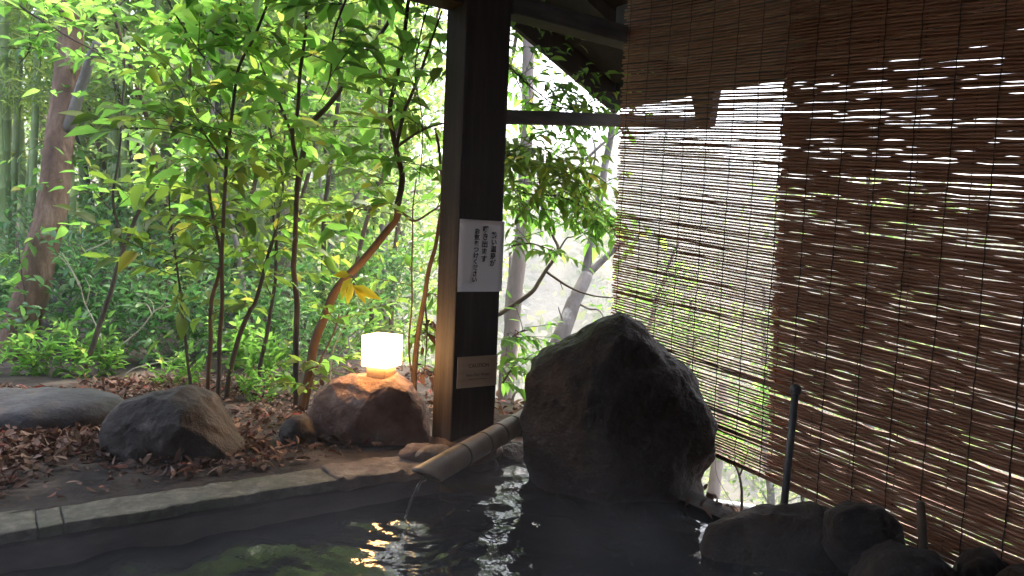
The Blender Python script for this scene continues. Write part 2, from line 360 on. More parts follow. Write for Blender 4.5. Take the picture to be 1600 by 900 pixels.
def rock_profile(name, outline, d, thick, seed, mat, sub=6, rough=.03, fac=8):
    """a boulder whose silhouette from the bath has this outline; it has its own distance and thickness"""
    dense = []
    for (xa, ya), (xb, yb) in zip(outline, outline[1:] + outline[:1]):
        n = max(2, int(math.hypot(xb - xa, yb - ya) / 6))
        dense += [(xa + (xb - xa) * i / n, ya + (yb - ya) * i / n) for i in range(n)]
    pts = [W(x, y, d) for x, y in dense]
    c = sum(pts, Vector()) / len(pts)
    ang = sorted(((math.atan2(p.z - c.z, (p - c).dot(_r0)), math.hypot(p.z - c.z, (p - c).dot(_r0))) for p in pts))
    A = np.array([a for a, _ in ang]); R = np.array([q for _, q in ang])
    A3 = np.concatenate([A - 2 * math.pi, A, A + 2 * math.pi]); R3 = np.concatenate([R, R, R])
    bm = bmesh.new(); bmesh.ops.create_icosphere(bm, subdivisions=sub, radius=1)
    r = random.Random(seed); off = Vector((seed * 2.3, 0, seed)); vs = []
    planes = [(Vector((r.uniform(-.7, .7), -1, r.uniform(-.7, .7))).normalized(), r.uniform(.62, .85)) for _ in range(fac)]
    for v in bm.verts:
        p = v.co.copy()
        for n, k0 in planes:
            k = p.dot(n) - k0
            if k > 0: p -= n * k * .8
        a = math.atan2(p.z, p.x); rr = math.hypot(p.x, p.z)
        Ra = np.interp(a, A3, R3)
        rr2 = Ra * min(1, rr) ** .8
        q = Vector((math.cos(a) * rr2, p.y * thick, math.sin(a) * rr2))
        n_ = Vector(p).normalized(); q += n_ * (rough * noise.fractal(q * 5 + off, .9, 2.0, 5))
        q -= n_ * rough * .18 * max(0, .16 - abs(noise.noise(q * 6.5 + off * 2))) / .16
        q += n_ * rough * .16 * noise.noise(q * 34 + off)
        vs.append(c + q)
    fs = [tuple(v.index for v in f.verts) for f in bm.faces]; bm.free()
    return set_origin(link_mesh(name, vs, fs, mat))

def wall_slab(name, u0, u1, v0, v1, z0, z1, mat, seed, rough=.006, res=.02, parent=None, round_=.005):
    """a cut stone with worn, uneven faces"""
    nx = max(2, int((u1 - u0) / res)); ny = max(2, int((v1 - v0) / res)); nz = max(1, int((z1 - z0) / res))
    bm = bmesh.new(); bmesh.ops.create_cube(bm, size=1)
    for v in bm.verts: v.co = Vector(((v.co.x + .5) * (u1 - u0), (v.co.y + .5) * (v1 - v0), (v.co.z + .5) * (z1 - z0)))
    bmesh.ops.bevel(bm, geom=bm.edges[:], offset=round_, segments=2, affect='EDGES', profile=.6)
    for ax, n, L in ((0, nx, u1 - u0), (1, ny, v1 - v0), (2, nz, z1 - z0)):
        for k in range(1, n):
            co = Vector((0, 0, 0)); no = Vector((0, 0, 0)); co[ax] = L * k / n; no[ax] = 1
            bmesh.ops.bisect_plane(bm, geom=bm.verts[:] + bm.edges[:] + bm.faces[:], plane_co=co, plane_no=no)
    vs = []
    for v in bm.verts:
        p = UV(u0 + v.co.x, v0 + v.co.y, z0 + v.co.z)
        dsp = noise.noise_vector(p * 9 + Vector((seed, 0, 0))) * rough + noise.noise_vector(p * 28 + Vector((seed, 5, 0))) * rough * .6
        c = noise.noise(p * 17 + Vector((seed * 2, 0, 3)))
        if rough < .02 and c > .22 and v.co.z > (z1 - z0) * .8: dsp -= ZZ * (c - .22) * rough * 3.5
        vs.append(p + dsp)
    bm.verts.index_update(); fs = [tuple(v.index for v in f.verts) for f in bm.faces]; bm.free()
    o = link_mesh(name, vs, fs, mat, parent, smooth=True)
    return o if parent else set_origin(o)
cg = 'stones along the bath edge'
tag(wall_slab('coping_stone', -1.5, .1015, 2.255, 2.425, -.032, .0, M['coping'], 1, .003), 'mossy edge stone at the lower left corner, before the first joint', 'stone', cg)
tag(wall_slab('coping_stone', .104, .1605, 2.2545, 2.420, -.032, -.001, M['coping'], 2, .003), 'very short edge stone between two joints at the lower left', 'stone', cg)
tag(wall_slab('coping_stone', .163, .930, 2.254, 2.402, -.032, .001, M['coping'], 3, .0045), 'longest mossy edge stone in front of the rounded boulder', 'stone', cg)
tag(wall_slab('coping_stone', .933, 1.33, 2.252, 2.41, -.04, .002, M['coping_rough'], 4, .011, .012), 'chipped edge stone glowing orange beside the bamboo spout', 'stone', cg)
tag(wall_slab('bath_wall', -1.5, 1.32, 2.264, 2.40, -.95, -.043, M['bath_wall'], 6, .006, .06), 'dark wet wall under the stone edge of the bath', 'wall')
tag(wall_slab('bath_wall', 1.325, 2.4, 2.58, 2.66, -.95, -.06, M['bath_wall'], 7, .02, .06), 'dark rear wall of the bath under the wooden post', 'wall')

big = rock_profile('boulder', [(965, 487), (1000, 506), (1035, 540), (1064, 566), (1092, 612), (1112, 660), (1112, 700), (1100, 740), (1098, 790), (1080, 830), (980, 850), (880, 840), (835, 770), (826, 720), (818, 660), (820, 600), (832, 562), (855, 540), (895, 520), (930, 500)], 2.85, .34, 11, M['rock_bath'], rough=.024)
tag(big, 'huge dark pointed boulder standing at the end of the bath', 'boulder')
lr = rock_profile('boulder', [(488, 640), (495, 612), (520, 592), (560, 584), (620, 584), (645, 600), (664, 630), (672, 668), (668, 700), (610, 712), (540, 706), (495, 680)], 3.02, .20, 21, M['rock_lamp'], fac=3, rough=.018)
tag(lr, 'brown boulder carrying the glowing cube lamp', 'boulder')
rr = rock_profile('boulder', [(160, 700), (175, 650), (200, 625), (245, 608), (290, 602), (325, 618), (350, 655), (378, 705), (350, 735), (270, 748), (185, 735)], 2.62, .20, 31, M['rock_dark'], fac=3, rough=.015)
tag(rr, 'rounded grey brown boulder on the fallen leaves', 'boulder')
fr = rock_profile('boulder', [(-160, 640), (-120, 615), (-20, 612), (60, 612), (130, 612), (175, 622), (200, 640), (190, 665), (100, 672), (0, 672), (-120, 676)], 3.0, .22, 41, M['rock_grey'], fac=0, rough=.02)
tag(fr, 'long flat blue grey boulder at the left edge', 'boulder')
tag(rock('stone', G(468, 690) + ZZ * .03, (.072, .07, .07), 5, M['rock_dark'], .15, 5, 4), 'small dark stone against the foot of the lamp boulder', 'stone')
sg = 'small stones round the foot of the post'
tag(rock('stone', G(655, 713) + ZZ * .015, (.075, .06, .032), 6, M['rock_brown'], .15, 5, 4, .3), 'flat brown stone just left of the post foot', 'stone', sg)
tag(rock('stone', G(680, 716) + ZZ * .018, (.085, .055, .03), 8, M['coping_rough'], .15, 5, 4, .6), 'tan stone between the post foot and the chipped edge', 'stone', sg)
PC = UV(1.565, 2.51, 0)                  # foot of the post
tag(rock('post_stone', PC + ZZ * -.03, (.17, .15, .07), 9, M['rock_brown'], .08, 5, 4, .6), 'low base stone under the wooden post', 'stone')
# rocks under and beside the spout and along the right-hand side of the pool
wg = 'rocks bordering the bath'
wr = [((728, 735, 3.0), (.13, .06, .11), 'rock_bath', 'dark wet rock in the bath under the bamboo spout'),
      ((800, 730, 3.12), (.13, .06, .10), 'rock_bath', 'dark rock between the bamboo spout and the huge boulder'),
      ((915, 800, 2.72), (.15, .07, .085), 'rock_bath', 'dark slanting rock leaning on the front of the huge boulder'),
      ((862, 800, 2.74), (.07, .05, .035), 'rock_bath', 'low dark rock just above the water before the huge boulder'),
      ((1045, 826, 2.62), (.17, .10, .070), 'rock_bath', 'flat rock with a pale top at the right foot of the huge boulder')]
for k, ((x, y, d), s, mt, lb) in enumerate(wr):
    tag(rock('rock', W(x, y, d), s, 50 + k, M[mt], .16, 6, 5, k * .7), lb, 'rock', wg)

for q, (out, d, th, lb) in enumerate([
        ([(1088, 860), (1100, 822), (1140, 803), (1200, 797), (1270, 790), (1300, 800), (1335, 850), (1345, 960), (1200, 990), (1080, 970)], 2.25, .16, 'largest broad brown rock in front of the thin iron post'),
        ([(1286, 800), (1330, 776), (1368, 784), (1394, 812), (1400, 850), (1385, 885), (1320, 890), (1285, 850)], 2.12, .11, 'black rounded rock against the hem of the blind'),
        ([(1330, 930), (1360, 868), (1412, 850), (1460, 862), (1500, 900), (1520, 960), (1420, 1000), (1335, 990)], 1.92, .13, 'low brown rock below the short wooden stake'),
        ([(1500, 905), (1520, 868), (1548, 858), (1580, 880), (1590, 930), (1540, 960), (1500, 950)], 1.90, .07, 'small dark rock under the hem near the lower right corner'),
        ([(1560, 930), (1585, 890), (1625, 876), (1680, 890), (1690, 960), (1600, 980)], 1.75, .09, 'rock cut off by the lower right corner')]):
    tag(rock_profile('rock', out, d, th, 70 + q, M['rock_bath'], 5, .022, 5), lb, 'rock', wg)

# fallen leaves on the earth
def litter():
    mb = MB(); r = random.Random(3); n = 0
    while n < 24000:
        u = r.uniform(-2.2, 2.0); v = 2.47 + (r.random() ** 1.3) * 1.7
        dens = .25 + .75 * min(1, max(0, (v - 2.55) / .35))
        if u > .85: dens *= .4
        if u > 1.2: dens *= .5
        dens *= .55 + .9 * noise.noise(Vector((u * 2.2, v * 2.2, 1)))
        if r.random() > dens: continue
        p = UV(u, v, ground_h(u, v) + r.uniform(.002, .03))
        d = Vector((r.uniform(-1, 1), r.uniform(-1, 1), r.uniform(-.35, .45)))
        nn = (ZZ + rv(r) * .75).normalized(); L = r.uniform(.014, .05)
        mb.leaf(p, d, nn, L, L * r.uniform(.3, .55), r.uniform(-.4, .6), r.uniform(-.5, .7)); n += 1
    for k in range(2200):               # a thinner scatter on the bank beyond and under the blind
        u = r.uniform(2.0, 4.0); v = r.uniform(-.2, 4.5)
        p = UV(u, v, ground_h(u, v) + r.uniform(.002, .02)); L = r.uniform(.03, .07)
        mb.leaf(p, rv(r) * Vector((1, 1, .3)), (ZZ + rv(r) * .6), L, L * .45, .3, .3)
    for k in range(420):                # dead twigs among them
        u = r.uniform(-1.6, 1.6); v = 2.5 + r.random() ** 1.2 * 1.6; p = UV(u, v, ground_h(u, v) + .012); d = Vector((r.uniform(-1, 1), r.uniform(-1, 1), r.uniform(-.1, .15))) * r.uniform(.03, .11)
        mb.tube([p, p + d * .5 + rv(r) * .006, p + d], [.0022, .0018, .001], 4, False)
    return tag(mb.build('fallen_leaves', M['leaf_fallen']), 'brown fallen leaves lying on the earth', 'fallen leaves', kind='stuff')
litter()

# ------------------------------------------------------------------ the bath house: post, beams, roof
def beam_mesh(p0, p1, side, up, mat, name, parent=None, bev=.006):
    """a squared timber from p0 to p1; side and up are full width vectors"""
    bm = bmesh.new(); p0, p1, side, up = Vector(p0), Vector(p1), Vector(side), Vector(up)
    n = max(2, int((p1 - p0).length / .12)); 
    mb = MB(); mb.box(p0 - side / 2 - up / 2, p1 - p0, side, up)
    vs = [bm.verts.new(v) for v in mb.v]
    for f in mb.f: bm.faces.new([vs[i] for i in f])
    bmesh.ops.bevel(bm, geom=bm.edges[:], offset=bev, segments=2, affect='EDGES', profile=.6)
    bm.verts.index_update()
    o = link_mesh(name, [v.co.copy() for v in bm.verts], [tuple(v.index for v in f.verts) for f in bm.faces], mat, parent, smooth=False)
    bm.free(); return o if parent else set_origin(o)
PW, PD = .205, .15
post = tag(beam_mesh(PC + ZZ * .0, PC + ZZ * 1.98, UU * PW, VV * PD, M['wood_post'], 'post', bev=.008), 'thick dark wooden post carrying two notices', 'post')
ZB = 1.69
beam = tag(beam_mesh(UV(-2.2, 2.51, ZB + .06), UV(1.565 - PW / 2 - .003, 2.51, ZB + .06), VV * .12, ZZ * .12, M['wood_dark'], 'beam'), 'dark beam at the top running left from the post', 'beam')
beam2 = tag(beam_mesh(UV(1.565 + PW / 2 + .003, 2.47, ZB + .04), UV(2.75, 2.47, ZB + .04), VV * .10, ZZ * .075, M['wood_beam'], 'beam'), 'weathered beam running right from the top of the post', 'beam')
# gable boarding above the beams
tag(wall_slab('gable_board', -.5, 1.9, 2.53, 2.56, ZB + .13, 3.05, M['wood_dark'], 3, .001, .5), 'dark boarding above the beams under the roof', 'boarding')
rail_a = UV(1.565 + PW / 2, 2.49, W(800, 186, 3.0).z); rail_b = W(1085, 192, 3.88)
tag(beam_mesh(rail_a, rail_b, VV * .045, ZZ * .055, M['wood_beam'], 'rail'), 'thin horizontal rail from the post to behind the blind', 'rail')
EU, SL, VG = 3.13, .462, 3.42
def roof_z(u): return 1.75 + SL * (EU - u)
roof = empty('roof', UV(EU, VG, 1.6), 'dark wooden roof sloping down to its eave behind the blind', 'roof')
def slab(pts, th, mat, name):
    mb = MB(); p = [Vector(q) for q in pts]; q = [x + ZZ * th for x in p]
    mb.add(p + q, [(3, 2, 1, 0), (4, 5, 6, 7), (0, 1, 5, 4), (1, 2, 6, 5), (2, 3, 7, 6), (3, 0, 4, 7)])
    return mb.build(name, mat, roof, smooth=False)
UR = -.5
slab([UV(UR, -3.2, roof_z(UR) + .05), UV(EU, -3.2, roof_z(EU) + .05), UV(EU, VG, roof_z(EU) + .05), UV(UR, VG, roof_z(UR) + .05)], .06, M['wood_dark'], 'roof_deck')
slab([UV(-3.6, -3.2, roof_z(UR) - 1.2), UV(UR - .002, -3.2, roof_z(UR) + .05), UV(UR - .002, VG, roof_z(UR) + .05), UV(-3.6, VG, roof_z(UR) - 1.2)], .06, M['wood_dark'], 'roof_deck')
# barge board down the gable edge, eave board along the eave, rafters below the deck
ba = UV(EU + .03, VG, roof_z(EU + .03)); bb = UV(UR, VG, roof_z(UR))
mb = MB(); mb.box(ba - ZZ * .11, bb - ba, VV * .035, ZZ * .215); mb.build('barge_board', M['wood_dark'], roof, False)
mb = MB(); mb.box(UV(EU + .004, VG - .005, roof_z(EU) - .03), VV * -6, UU * .03, ZZ * .13); mb.build('eave_board', M['wood_dark'], roof, False)
for v in (2.95, 1.9, 1.1, .3, -.5, -1.3):
    mb = MB(); mb.box(UV(EU, v - .03, roof_z(EU) - .03), bb - ba, VV * .06, ZZ * .075); mb.build('rafter', M['wood_dark'], roof, False)
# purlin carrying the blind, and a bracket hanging under the eave
tag(beam_mesh(UV(2.42, 2.62, 1.86), UV(2.42, -2.6, 1.86), UU * .08, ZZ * .11, M['wood_dark'], 'purlin'), 'dark purlin above the bamboo blind', 'beam')
tag(beam_mesh(UV(3.04, 3.36, 1.655), UV(3.04, 1.2, 1.655), UU * .03, ZZ * .075, M['wood_dark'], 'batten'), 'dark batten running just below the eave behind the blind', 'batten')
bk0 = W(1096, 168, 3.86)
def bracket():
    ax = (-VV); p = bk0
    prof = [(-.085, .10), (.085, .10), (.055, -.10), (-.02, -.10)]
    a = [p + ax * x + ZZ * z for x, z in prof]; b = [q + UU * .05 for q in a]
    mb = MB(); mb.add(a + b, [(3, 2, 1, 0), (4, 5, 6, 7), (0, 1, 5, 4), (1, 2, 6, 5), (2, 3, 7, 6), (3, 0, 4, 7)])
    return set_origin(mb.build('bracket', M['wood_dark'], None, False))
tag(bracket(), 'tapered wooden bracket hanging under the eave behind the blind', 'bracket')
# unseen bath house walls, added to keep daylight out and the interior dark
tag(wall_slab('bathhouse_shade_wall', -3.4, -3.3, -2.6, 2.5, -.95, 1.75, M['wood_dark'], 5, .001, 1), 'unseen board wall added on the far left to keep the bath house dark', 'wall')
tag(wall_slab('bathhouse_shade_wall', -3.29, 2.3, -2.7, -2.6, -.95, 2.6, M['wood_dark'], 6, .001, 1), 'unseen board wall added behind the bather to keep the bath house dark', 'wall')

# notices on the post
def on_post(du, z, out): return PC + UU * du - VV * (PD / 2 + out) + ZZ * z
POSTM = Matrix(((UU.x, 0, -VV.x, 0), (UU.y, 0, -VV.y, 0), (0, 1, 0, 0), (0, 0, 0, 1)))
def text(name, body, size, loc, mat, parent, rot=0.0, line=1.0, bold=.0):
    c = bpy.data.curves.new(name, 'FONT'); c.body = body; c.size = size; c.align_x = 'CENTER'; c.align_y = 'CENTER'
    c.space_line = line; c.extrude = .0004; c.offset = bold
    o = bpy.data.objects.new(name, c); COL.objects.link(o)
    o.matrix_world = Matrix.Translation(loc) @ POSTM @ Matrix.Rotation(rot, 4, 'Z')
    dg = bpy.context.evaluated_depsgraph_get(); dg.update()
    me = bpy.data.meshes.new_from_object(o.evaluated_get(dg))
    mw = o.matrix_world.copy(); bpy.data.objects.remove(o)
    vs = [mw @ v.co for v in me.vertices]; fs = [tuple(p.vertices) for p in me.polygons]
    bpy.data.meshes.remove(me)
    return link_mesh(name, vs, fs, mat, parent, smooth=False)
def sheet(name, du, z, w_, h, th, mat, label, cat, tilt=0.0):
    n = 8; vs, fs = [], []
    for side, o_ in ((0, .003), (1, .003 + th)):
        for i in range(n + 1):
            for j in range(n + 1):
                x = (i / n - .5) * w_; y = (j / n - .5) * h
                xr = x * math.cos(tilt) - y * math.sin(tilt); yr = x * math.sin(tilt) + y * math.cos(tilt)
                b = .0018 * (1 + noise.noise(Vector((x * 14, y * 14, z * 7))))
                vs.append(on_post(du + xr, z + yr, o_ + b))
    m1 = (n + 1) ** 2
    for i in range(n):
        for j in range(n):
            q = i * (n + 1) + j
            fs.append((q + m1, q + n + 1 + m1, q + n + 2 + m1, q + 1 + m1)); fs.append((q + 1, q + n + 2, q + n + 1, q))
    for i in range(n):
        for a, b in ((i, i + 1), (n * (n + 1) + i + 1, n * (n + 1) + i)): fs.append((a, b, b + m1, a + m1))
        for a, b in (((i + 1) * (n + 1), i * (n + 1)), (i * (n + 1) + n, (i + 1) * (n + 1) + n)): fs.append((a, b, b + m1, a + m1))
    o = link_mesh(name, vs, fs, mat)
    return tag(set_origin(o), label, cat)
def ray_post(px, py):                   # where a photo pixel falls on the front face of the post
    ray = _f + _r * ((px - 800) / F_PX) - _u * ((py - 450) / F_PX)
    q = PC - VV * PD / 2; t = (q - CAM).dot(VV) / ray.dot(VV); p = CAM + ray * t
    return (p - PC).dot(UU), p.z
def fit(px4):                           # centre, width, height from the four corner pixels
    c = [ray_post(*p) for p in px4]
    return (sum(x for x, _ in c) / 4, sum(z for _, z in c) / 4, (c[1][0] + c[2][0] - c[0][0] - c[3][0]) / 2, (c[0][1] + c[1][1] - c[2][1] - c[3][1]) / 2)
s1 = fit([(719, 341), (788, 347), (782, 457), (712, 454)]); s2 = fit([(714, 557), (776, 555), (773, 603), (712, 605)])
n1 = sheet('notice', s1[0], s1[1], s1[2], s1[3], .0006, M['paper'], 'white paper notice with brushed black writing on the post', 'notice')
n2 = sheet('plaque', s2[0], s2[1], s2[2], s2[3], .004, M['plaque'], 'small tan caution plaque low on the post', 'plaque', .0)
h1 = s1[3]; cs = h1 * .098
for fx, fy, body, k in ((.26, .13, '熱い温泉が', 1.0), (.06, .05, '噴き出ます', 1.05), (-.13, .075, 'お気をつけ\nください'.replace('\n', ''), .86)):
    r2 = random.Random(len(body)); z = s1[1] + h1 * (.5 - fy - .06)
    for ch in []: pass
    text('lettering', '\n'.join(body), cs * k, on_post(s1[0] + s1[2] * fx, s1[1] + h1 * (.5 - fy) - len(body) * cs * k * .56, .0085), M['ink'], n1, -.03, 1.0, .0006)
text('lettering', 'CAUTION', .021, on_post(s2[0] + .004, s2[1] + s2[3] * .20, .0115), M['ink_brown'], n2)
text('lettering', 'Very Hot Water', .0165, on_post(s2[0] + .002, s2[1] - s2[3] * .10, .0115), M['ink_brown'], n2)
mb = MB()                                # an unreadable line of tiny print
for k in range(14):
    mb.box(on_post(s2[0] - .042 + k * .006, s2[1] - s2[3] * .24, .0105), UU * .0042, ZZ * .0022, VV * -.0006)
mb.build('lettering', M['ink_brown'], n2, False)

# ------------------------------------------------------------------ reed blinds
BO = Vector((.450, 3.300, 0)); BT = -VV
def blind(label, off, t0, t1, ztop, zbot, seed, pitch, dia, cords, fine, jit, drf, slow):
    root = empty('reed_blind', BO + UU * off + BT * t0 + ZZ * ztop, label, 'blind', 'reed blinds hanging beside the bath')
    r = random.Random(seed); mb = MB(); nseg = int((t1 - t0) / .055)
    z = ztop; k = 0
    def pt(t, z):
        bow = .012 * noise.noise(Vector((t * 1.1, z * .9, seed))) + .006 * noise.noise(Vector((t * 3, z * 3, seed + 9)))
        return BO + UU * (off + bow) + BT * t + ZZ * (z - .10 * (t + .2))
    while z > zbot:
        ph = r.uniform(0, 100); a = t0 + r.uniform(-.012, .012) + (.035 if z < .75 else 0) * (.75 - z); b = t1 + r.uniform(-.01, .01)
        rr = dia / 2 * r.uniform(.8, 1.15); am = pitch * slow; bend = r.uniform(-1, 1) * pitch * .18
        drift = pitch * drf
        pts = []
        for i in range(nseg + 1):
            t = a + (b - a) * i / nseg
            dz = am * noise.noise(Vector((t * 3.2, ph, 0))) + fine * pitch * noise.noise(Vector((t * 13, ph + 50, 0))) + drift * noise.noise(Vector((t * 1.6, z * 2.2, seed))) + bend * math.sin(t * 2.0 + ph)
            pts.append(pt(t, z + dz) + UU * (r.uniform(-1, 1) * .0006))
        mb.tube(pts, rr, 5)
        z -= pitch * r.uniform(1 - jit, 1 + jit)
        if r.random() < .025: z -= pitch * .6
        k += 1
    mb.build('slats', M['reed'], root)
    t = t0 + .035
    i = 0
    while t < t1:
        c = MB(); pts = []
        n = 60
        for j in range(n + 1):
            zz = ztop + .01 + (zbot - ztop - .02) * j / n
            pts.append(pt(t + .004 * noise.noise(Vector((zz * 5, t * 9, 0))), zz) - UU * (dia * .5 + .0012) + UU * (dia * .3 * (1 if j % 2 else -1)))
        c.tube(pts, .0016, 4); c.build('cord', M['cord'], root)
        t += cords * r.uniform(.92, 1.08); i += 1
    hd = MB(); hd.tube([pt(t0 - .02, ztop + .025), pt((t0 + t1) / 2, ztop + .025), pt(t1 + .02, ztop + .025)], .016, 8); hd.build('top_rod', M['reed'], root)
    hm = MB(); hm.tube([pt(t0 + (t1 - t0) * i / 12 + (.02 if i == 0 else 0), zbot - .004) for i in range(13)], .0065, 6); hm.build('hem_rod', M['reed'], root)
    return root
blind('nearer reed blind whose bare left edge hangs beside the huge boulder', 0.0, .0, 2.5, 2.06, .105, 1, .0112, .0085, .112, .15, .14, .9, .30)
blind('second reed blind hanging behind the first, starting right of the bright strip', .038, .80, 2.6, 2.07, .105, 2, .0102, .0106, .150, .70, .05, .30, .12)

# ------------------------------------------------------------------ lamp on the boulder
def lamp():
    c = W(597, 547, 2.98); s = .117
    base_z = c.z - .062
    root = empty('lamp', (c.x, c.y, base_z - .035), 'glowing white cube lamp with a wooden foot on the boulder', 'lamp')
    ang = math.radians(-22)
    def cub(name, w_, z0, z1, mat, bev):
        bm = bmesh.new(); bmesh.ops.create_cube(bm, size=1)
        for v in bm.verts: v.co = Vector((v.co.x * w_, v.co.y * w_, z0 + (v.co.z + .5) * (z1 - z0)))
        bmesh.ops.bevel(bm, geom=bm.edges[:], offset=bev, segments=3, affect='EDGES', profile=.5)
        R = Matrix.Rotation(ang, 3, 'Z'); bm.verts.index_update()
        o = link_mesh(name, [R @ v.co + Vector((c.x, c.y, 0)) for v in bm.verts], [tuple(v.index for v in f.verts) for f in bm.faces], mat, root)
        bm.free(); return o
    cub('lamp_shade', s, base_z, base_z + .124, M['lamp'], .003)
    cub('lamp_foot', s * .74, base_z - .05, base_z - .001, M['wood_base'], .004)
    return root
lamp()

# ------------------------------------------------------------------ bamboo spout and its water
def spout():
    a = W(822, 655, 2.98); b = W(668, 742, 2.42)
    root = empty('bamboo_spout', b, 'split bamboo spout with dark node rings pouring into the bath', 'spout')
    ax = (b - a); L = ax.length; ax.normalize(); side = ax.cross(ZZ).normalized(); up = side.cross(ax).normalized()
    R = .042; n = 60; m = 20; mb = MB(); th = .006
    nodes_ = [.14, .30, .47, .68]
    rings = []
    for i in range(n + 1):
        s = i / n; p = a + ax * (L * s)
        k = sum(math.exp(-((s - q) / .008) ** 2) for q in nodes_)
        g = sum(math.exp(-((s - q - .018) / .006) ** 2) for q in nodes_)
        rad = R * (1 + .0 * s) * (1 + .05 * k - .03 * g)
        rings.append((p, rad))
    outer = []; 
    for i, (p, rad) in enumerate(rings):
        for j in range(m):
            a_ = 2 * math.pi * j / m
            cut = 0.0
            if i > n - 8:                # slanting cut at the mouth: the lower lip is longer
                cut = (i - (n - 8)) / 8 * (.115 * (1 + math.sin(a_)) / 2 - .05)
            outer.append(p + (side * math.cos(a_) + up * math.sin(a_)) * rad + ax * cut)
    inner = []
    for i, (p, rad) in enumerate(rings):
        for j in range(m):
            a_ = 2 * math.pi * j / m; cut = (max(0, i - (n - 8)) / 8) * (.115 * (1 + math.sin(a_)) / 2 - .05)
            inner.append(p + (side * math.cos(a_) + up * math.sin(a_)) * (rad - th) + ax * cut)
    fs = []; o_ = len(outer)
    for i in range(n):
        for j in range(m):
            j2 = (j + 1) % m
            fs.append((i * m + j, i * m + j2, (i + 1) * m + j2, (i + 1) * m + j))
            fs.append((o_ + i * m + j2, o_ + i * m + j, o_ + (i + 1) * m + j, o_ + (i + 1) * m + j2))
    for j in range(m):
        j2 = (j + 1) % m
        fs.append((n * m + j, n * m + j2, o_ + n * m + j2, o_ + n * m + j)); fs.append((j2, j, o_ + j, o_ + j2))
    mb.add(outer + inner, fs); mb.build('bamboo_pipe', M['bamboo_dry'], root)
    for q in nodes_:
        c = MB(); p = a + ax * (L * q + .010)
        pts = [p + (side * math.cos(t) + up * math.sin(t)) * (R * 1.005) for t in np.linspace(0, 2 * math.pi, 25)]
        c.tube(pts, .0022, 5, cap=False); c.build('node_ring', M['twig_dark'], root)
    return b + ax * .012 - ZZ * R * .25
mouth = spout()
def stream():
    mb = MB(); fl = Vector((FALL.x, FALL.y, WZ + .004))
    pts = []
    for i in range(15):
        t = i / 14; p = mouth.lerp(fl, t ** .75); p.z = mouth.z + (fl.z - mouth.z) * t ** 1.5
        pts.append(p + noise.noise_vector(p * 20) * .003)
    mb.tube(pts, lin(.007, .0035, 15), 8)
    return tag(set_origin(mb.build('water_stream', M['falling'])), 'thin stream of hot water falling from the spout', 'water stream')
stream()

# ------------------------------------------------------------------ posts, pipe outside
def rod():
    a = W(1243, 610, 2.30); b = W(1224, 800, 2.32); b = b + (b - a).normalized() * .12
    root = empty('iron_post', b, 'thin dark iron post with a round knob before the blind', 'post')
    mb = MB(); mb.tube([a, a.lerp(b, .5), b], .0115, 10); mb.build('shaft', M['metal_dark'], root)
    k = MB()
    for i in range(1): k.tube([a + ZZ * .020, a + ZZ * .014, a + ZZ * .004, a - ZZ * .010, a - ZZ * .016], [.006, .015, .0185, .015, .010], 12)
    k.build('knob', M['metal_dark'], root)
rod()
mb = MB(); sa, sb = W(1438, 784, 2.02), W(1444, 866, 2.02); mb.tube([sa, sa.lerp(sb, .5), sb, sb - ZZ * .06], [.011, .012, .012, .012], 9)
tag(set_origin(mb.build('stake', M['twig_brown'])), 'short brown wooden stake against the hem of the blind', 'stake')
mb = MB(); mb.tube([W(1060, 780, 3.75), W(1150, 791, 3.6), W(1215, 803, 3.45), W(1330, 822, 3.3)], .021, 12)
tag(set_origin(mb.build('pipe', M['pipe_pale'])), 'pale grey pipe lying on the bank under the blind', 'pipe')
mb = MB(); sa, sb = W(1254, 745, 3.5), W(1254, 810, 3.5); mb.tube([sa, sb], .010, 8)
tag(set_origin(mb.build('stake', M['metal_dark'])), 'thin grey stake standing outside below the blind', 'stake')

# ------------------------------------------------------------------ vegetation
def depth_line(px, d0, d1):              # traced stem: pixels bottom to top, depth running from d0 to d1
    n = len(px); return [W(x, y, d0 + (d1 - d0) * i / max(1, n - 1)) for i, (x, y) in enumerate(px)]
def snap(p, line):
    q = min(line, key=lambda c: (c - p).length)
    return q.copy() if (q - p).length < .45 else p
def twig_with_leaves(lv, tw, start, direc, L, nl, leaf_len, r, aspect=.42, pinnate=False, droop=.25, tr=.0022, spread=.9, clear=True):
    n = 7; pts = []; d = Vector(direc).normalized(); p = Vector(start)
    bend = rv(r) * .35
    for i in range(n):
        pts.append(p.copy()); d = (d + bend * .18 - ZZ * droop * .14).normalized(); p = p + d * (L / (n - 1))
    if clear and min(q.dot(VV) for q in pts) < 2.66: return
    tw.tube(pts, lin(tr, tr * .35, n), 5, cap=False)
    for k in range(nl):
        t = (k + .7) / nl * (n - 1); i = min(int(t), n - 2); q = pts[i].lerp(pts[i + 1], t - i)
        ax = (pts[i + 1] - pts[i]).normalized()
        side = ax.cross(ZZ); side = side.normalized() if side.length > .1 else rv(r)
        s = 1 if k % 2 else -1
        if pinnate: dd = side * s * .9 + ax * .45 - ZZ * .25 + rv(r) * .15
        else: dd = side * s * spread * r.uniform(.4, 1) + ax * .7 + rv(r) * .5 - ZZ * r.uniform(-.1, .45)
        if k == nl - 1: dd = ax + rv(r) * .2
        nn = (ZZ + rv(r) * (.35 if pinnate else .65)).normalized()
        L_ = leaf_len * r.uniform(.48, 1.22)
        if clear and (q + dd.normalized() * L_).dot(VV) < 2.66: continue
        lv.leaf(q, dd, nn, L_, L_ * aspect * r.uniform(.85, 1.15), r.uniform(0, .45), r.uniform(-.1, .55))
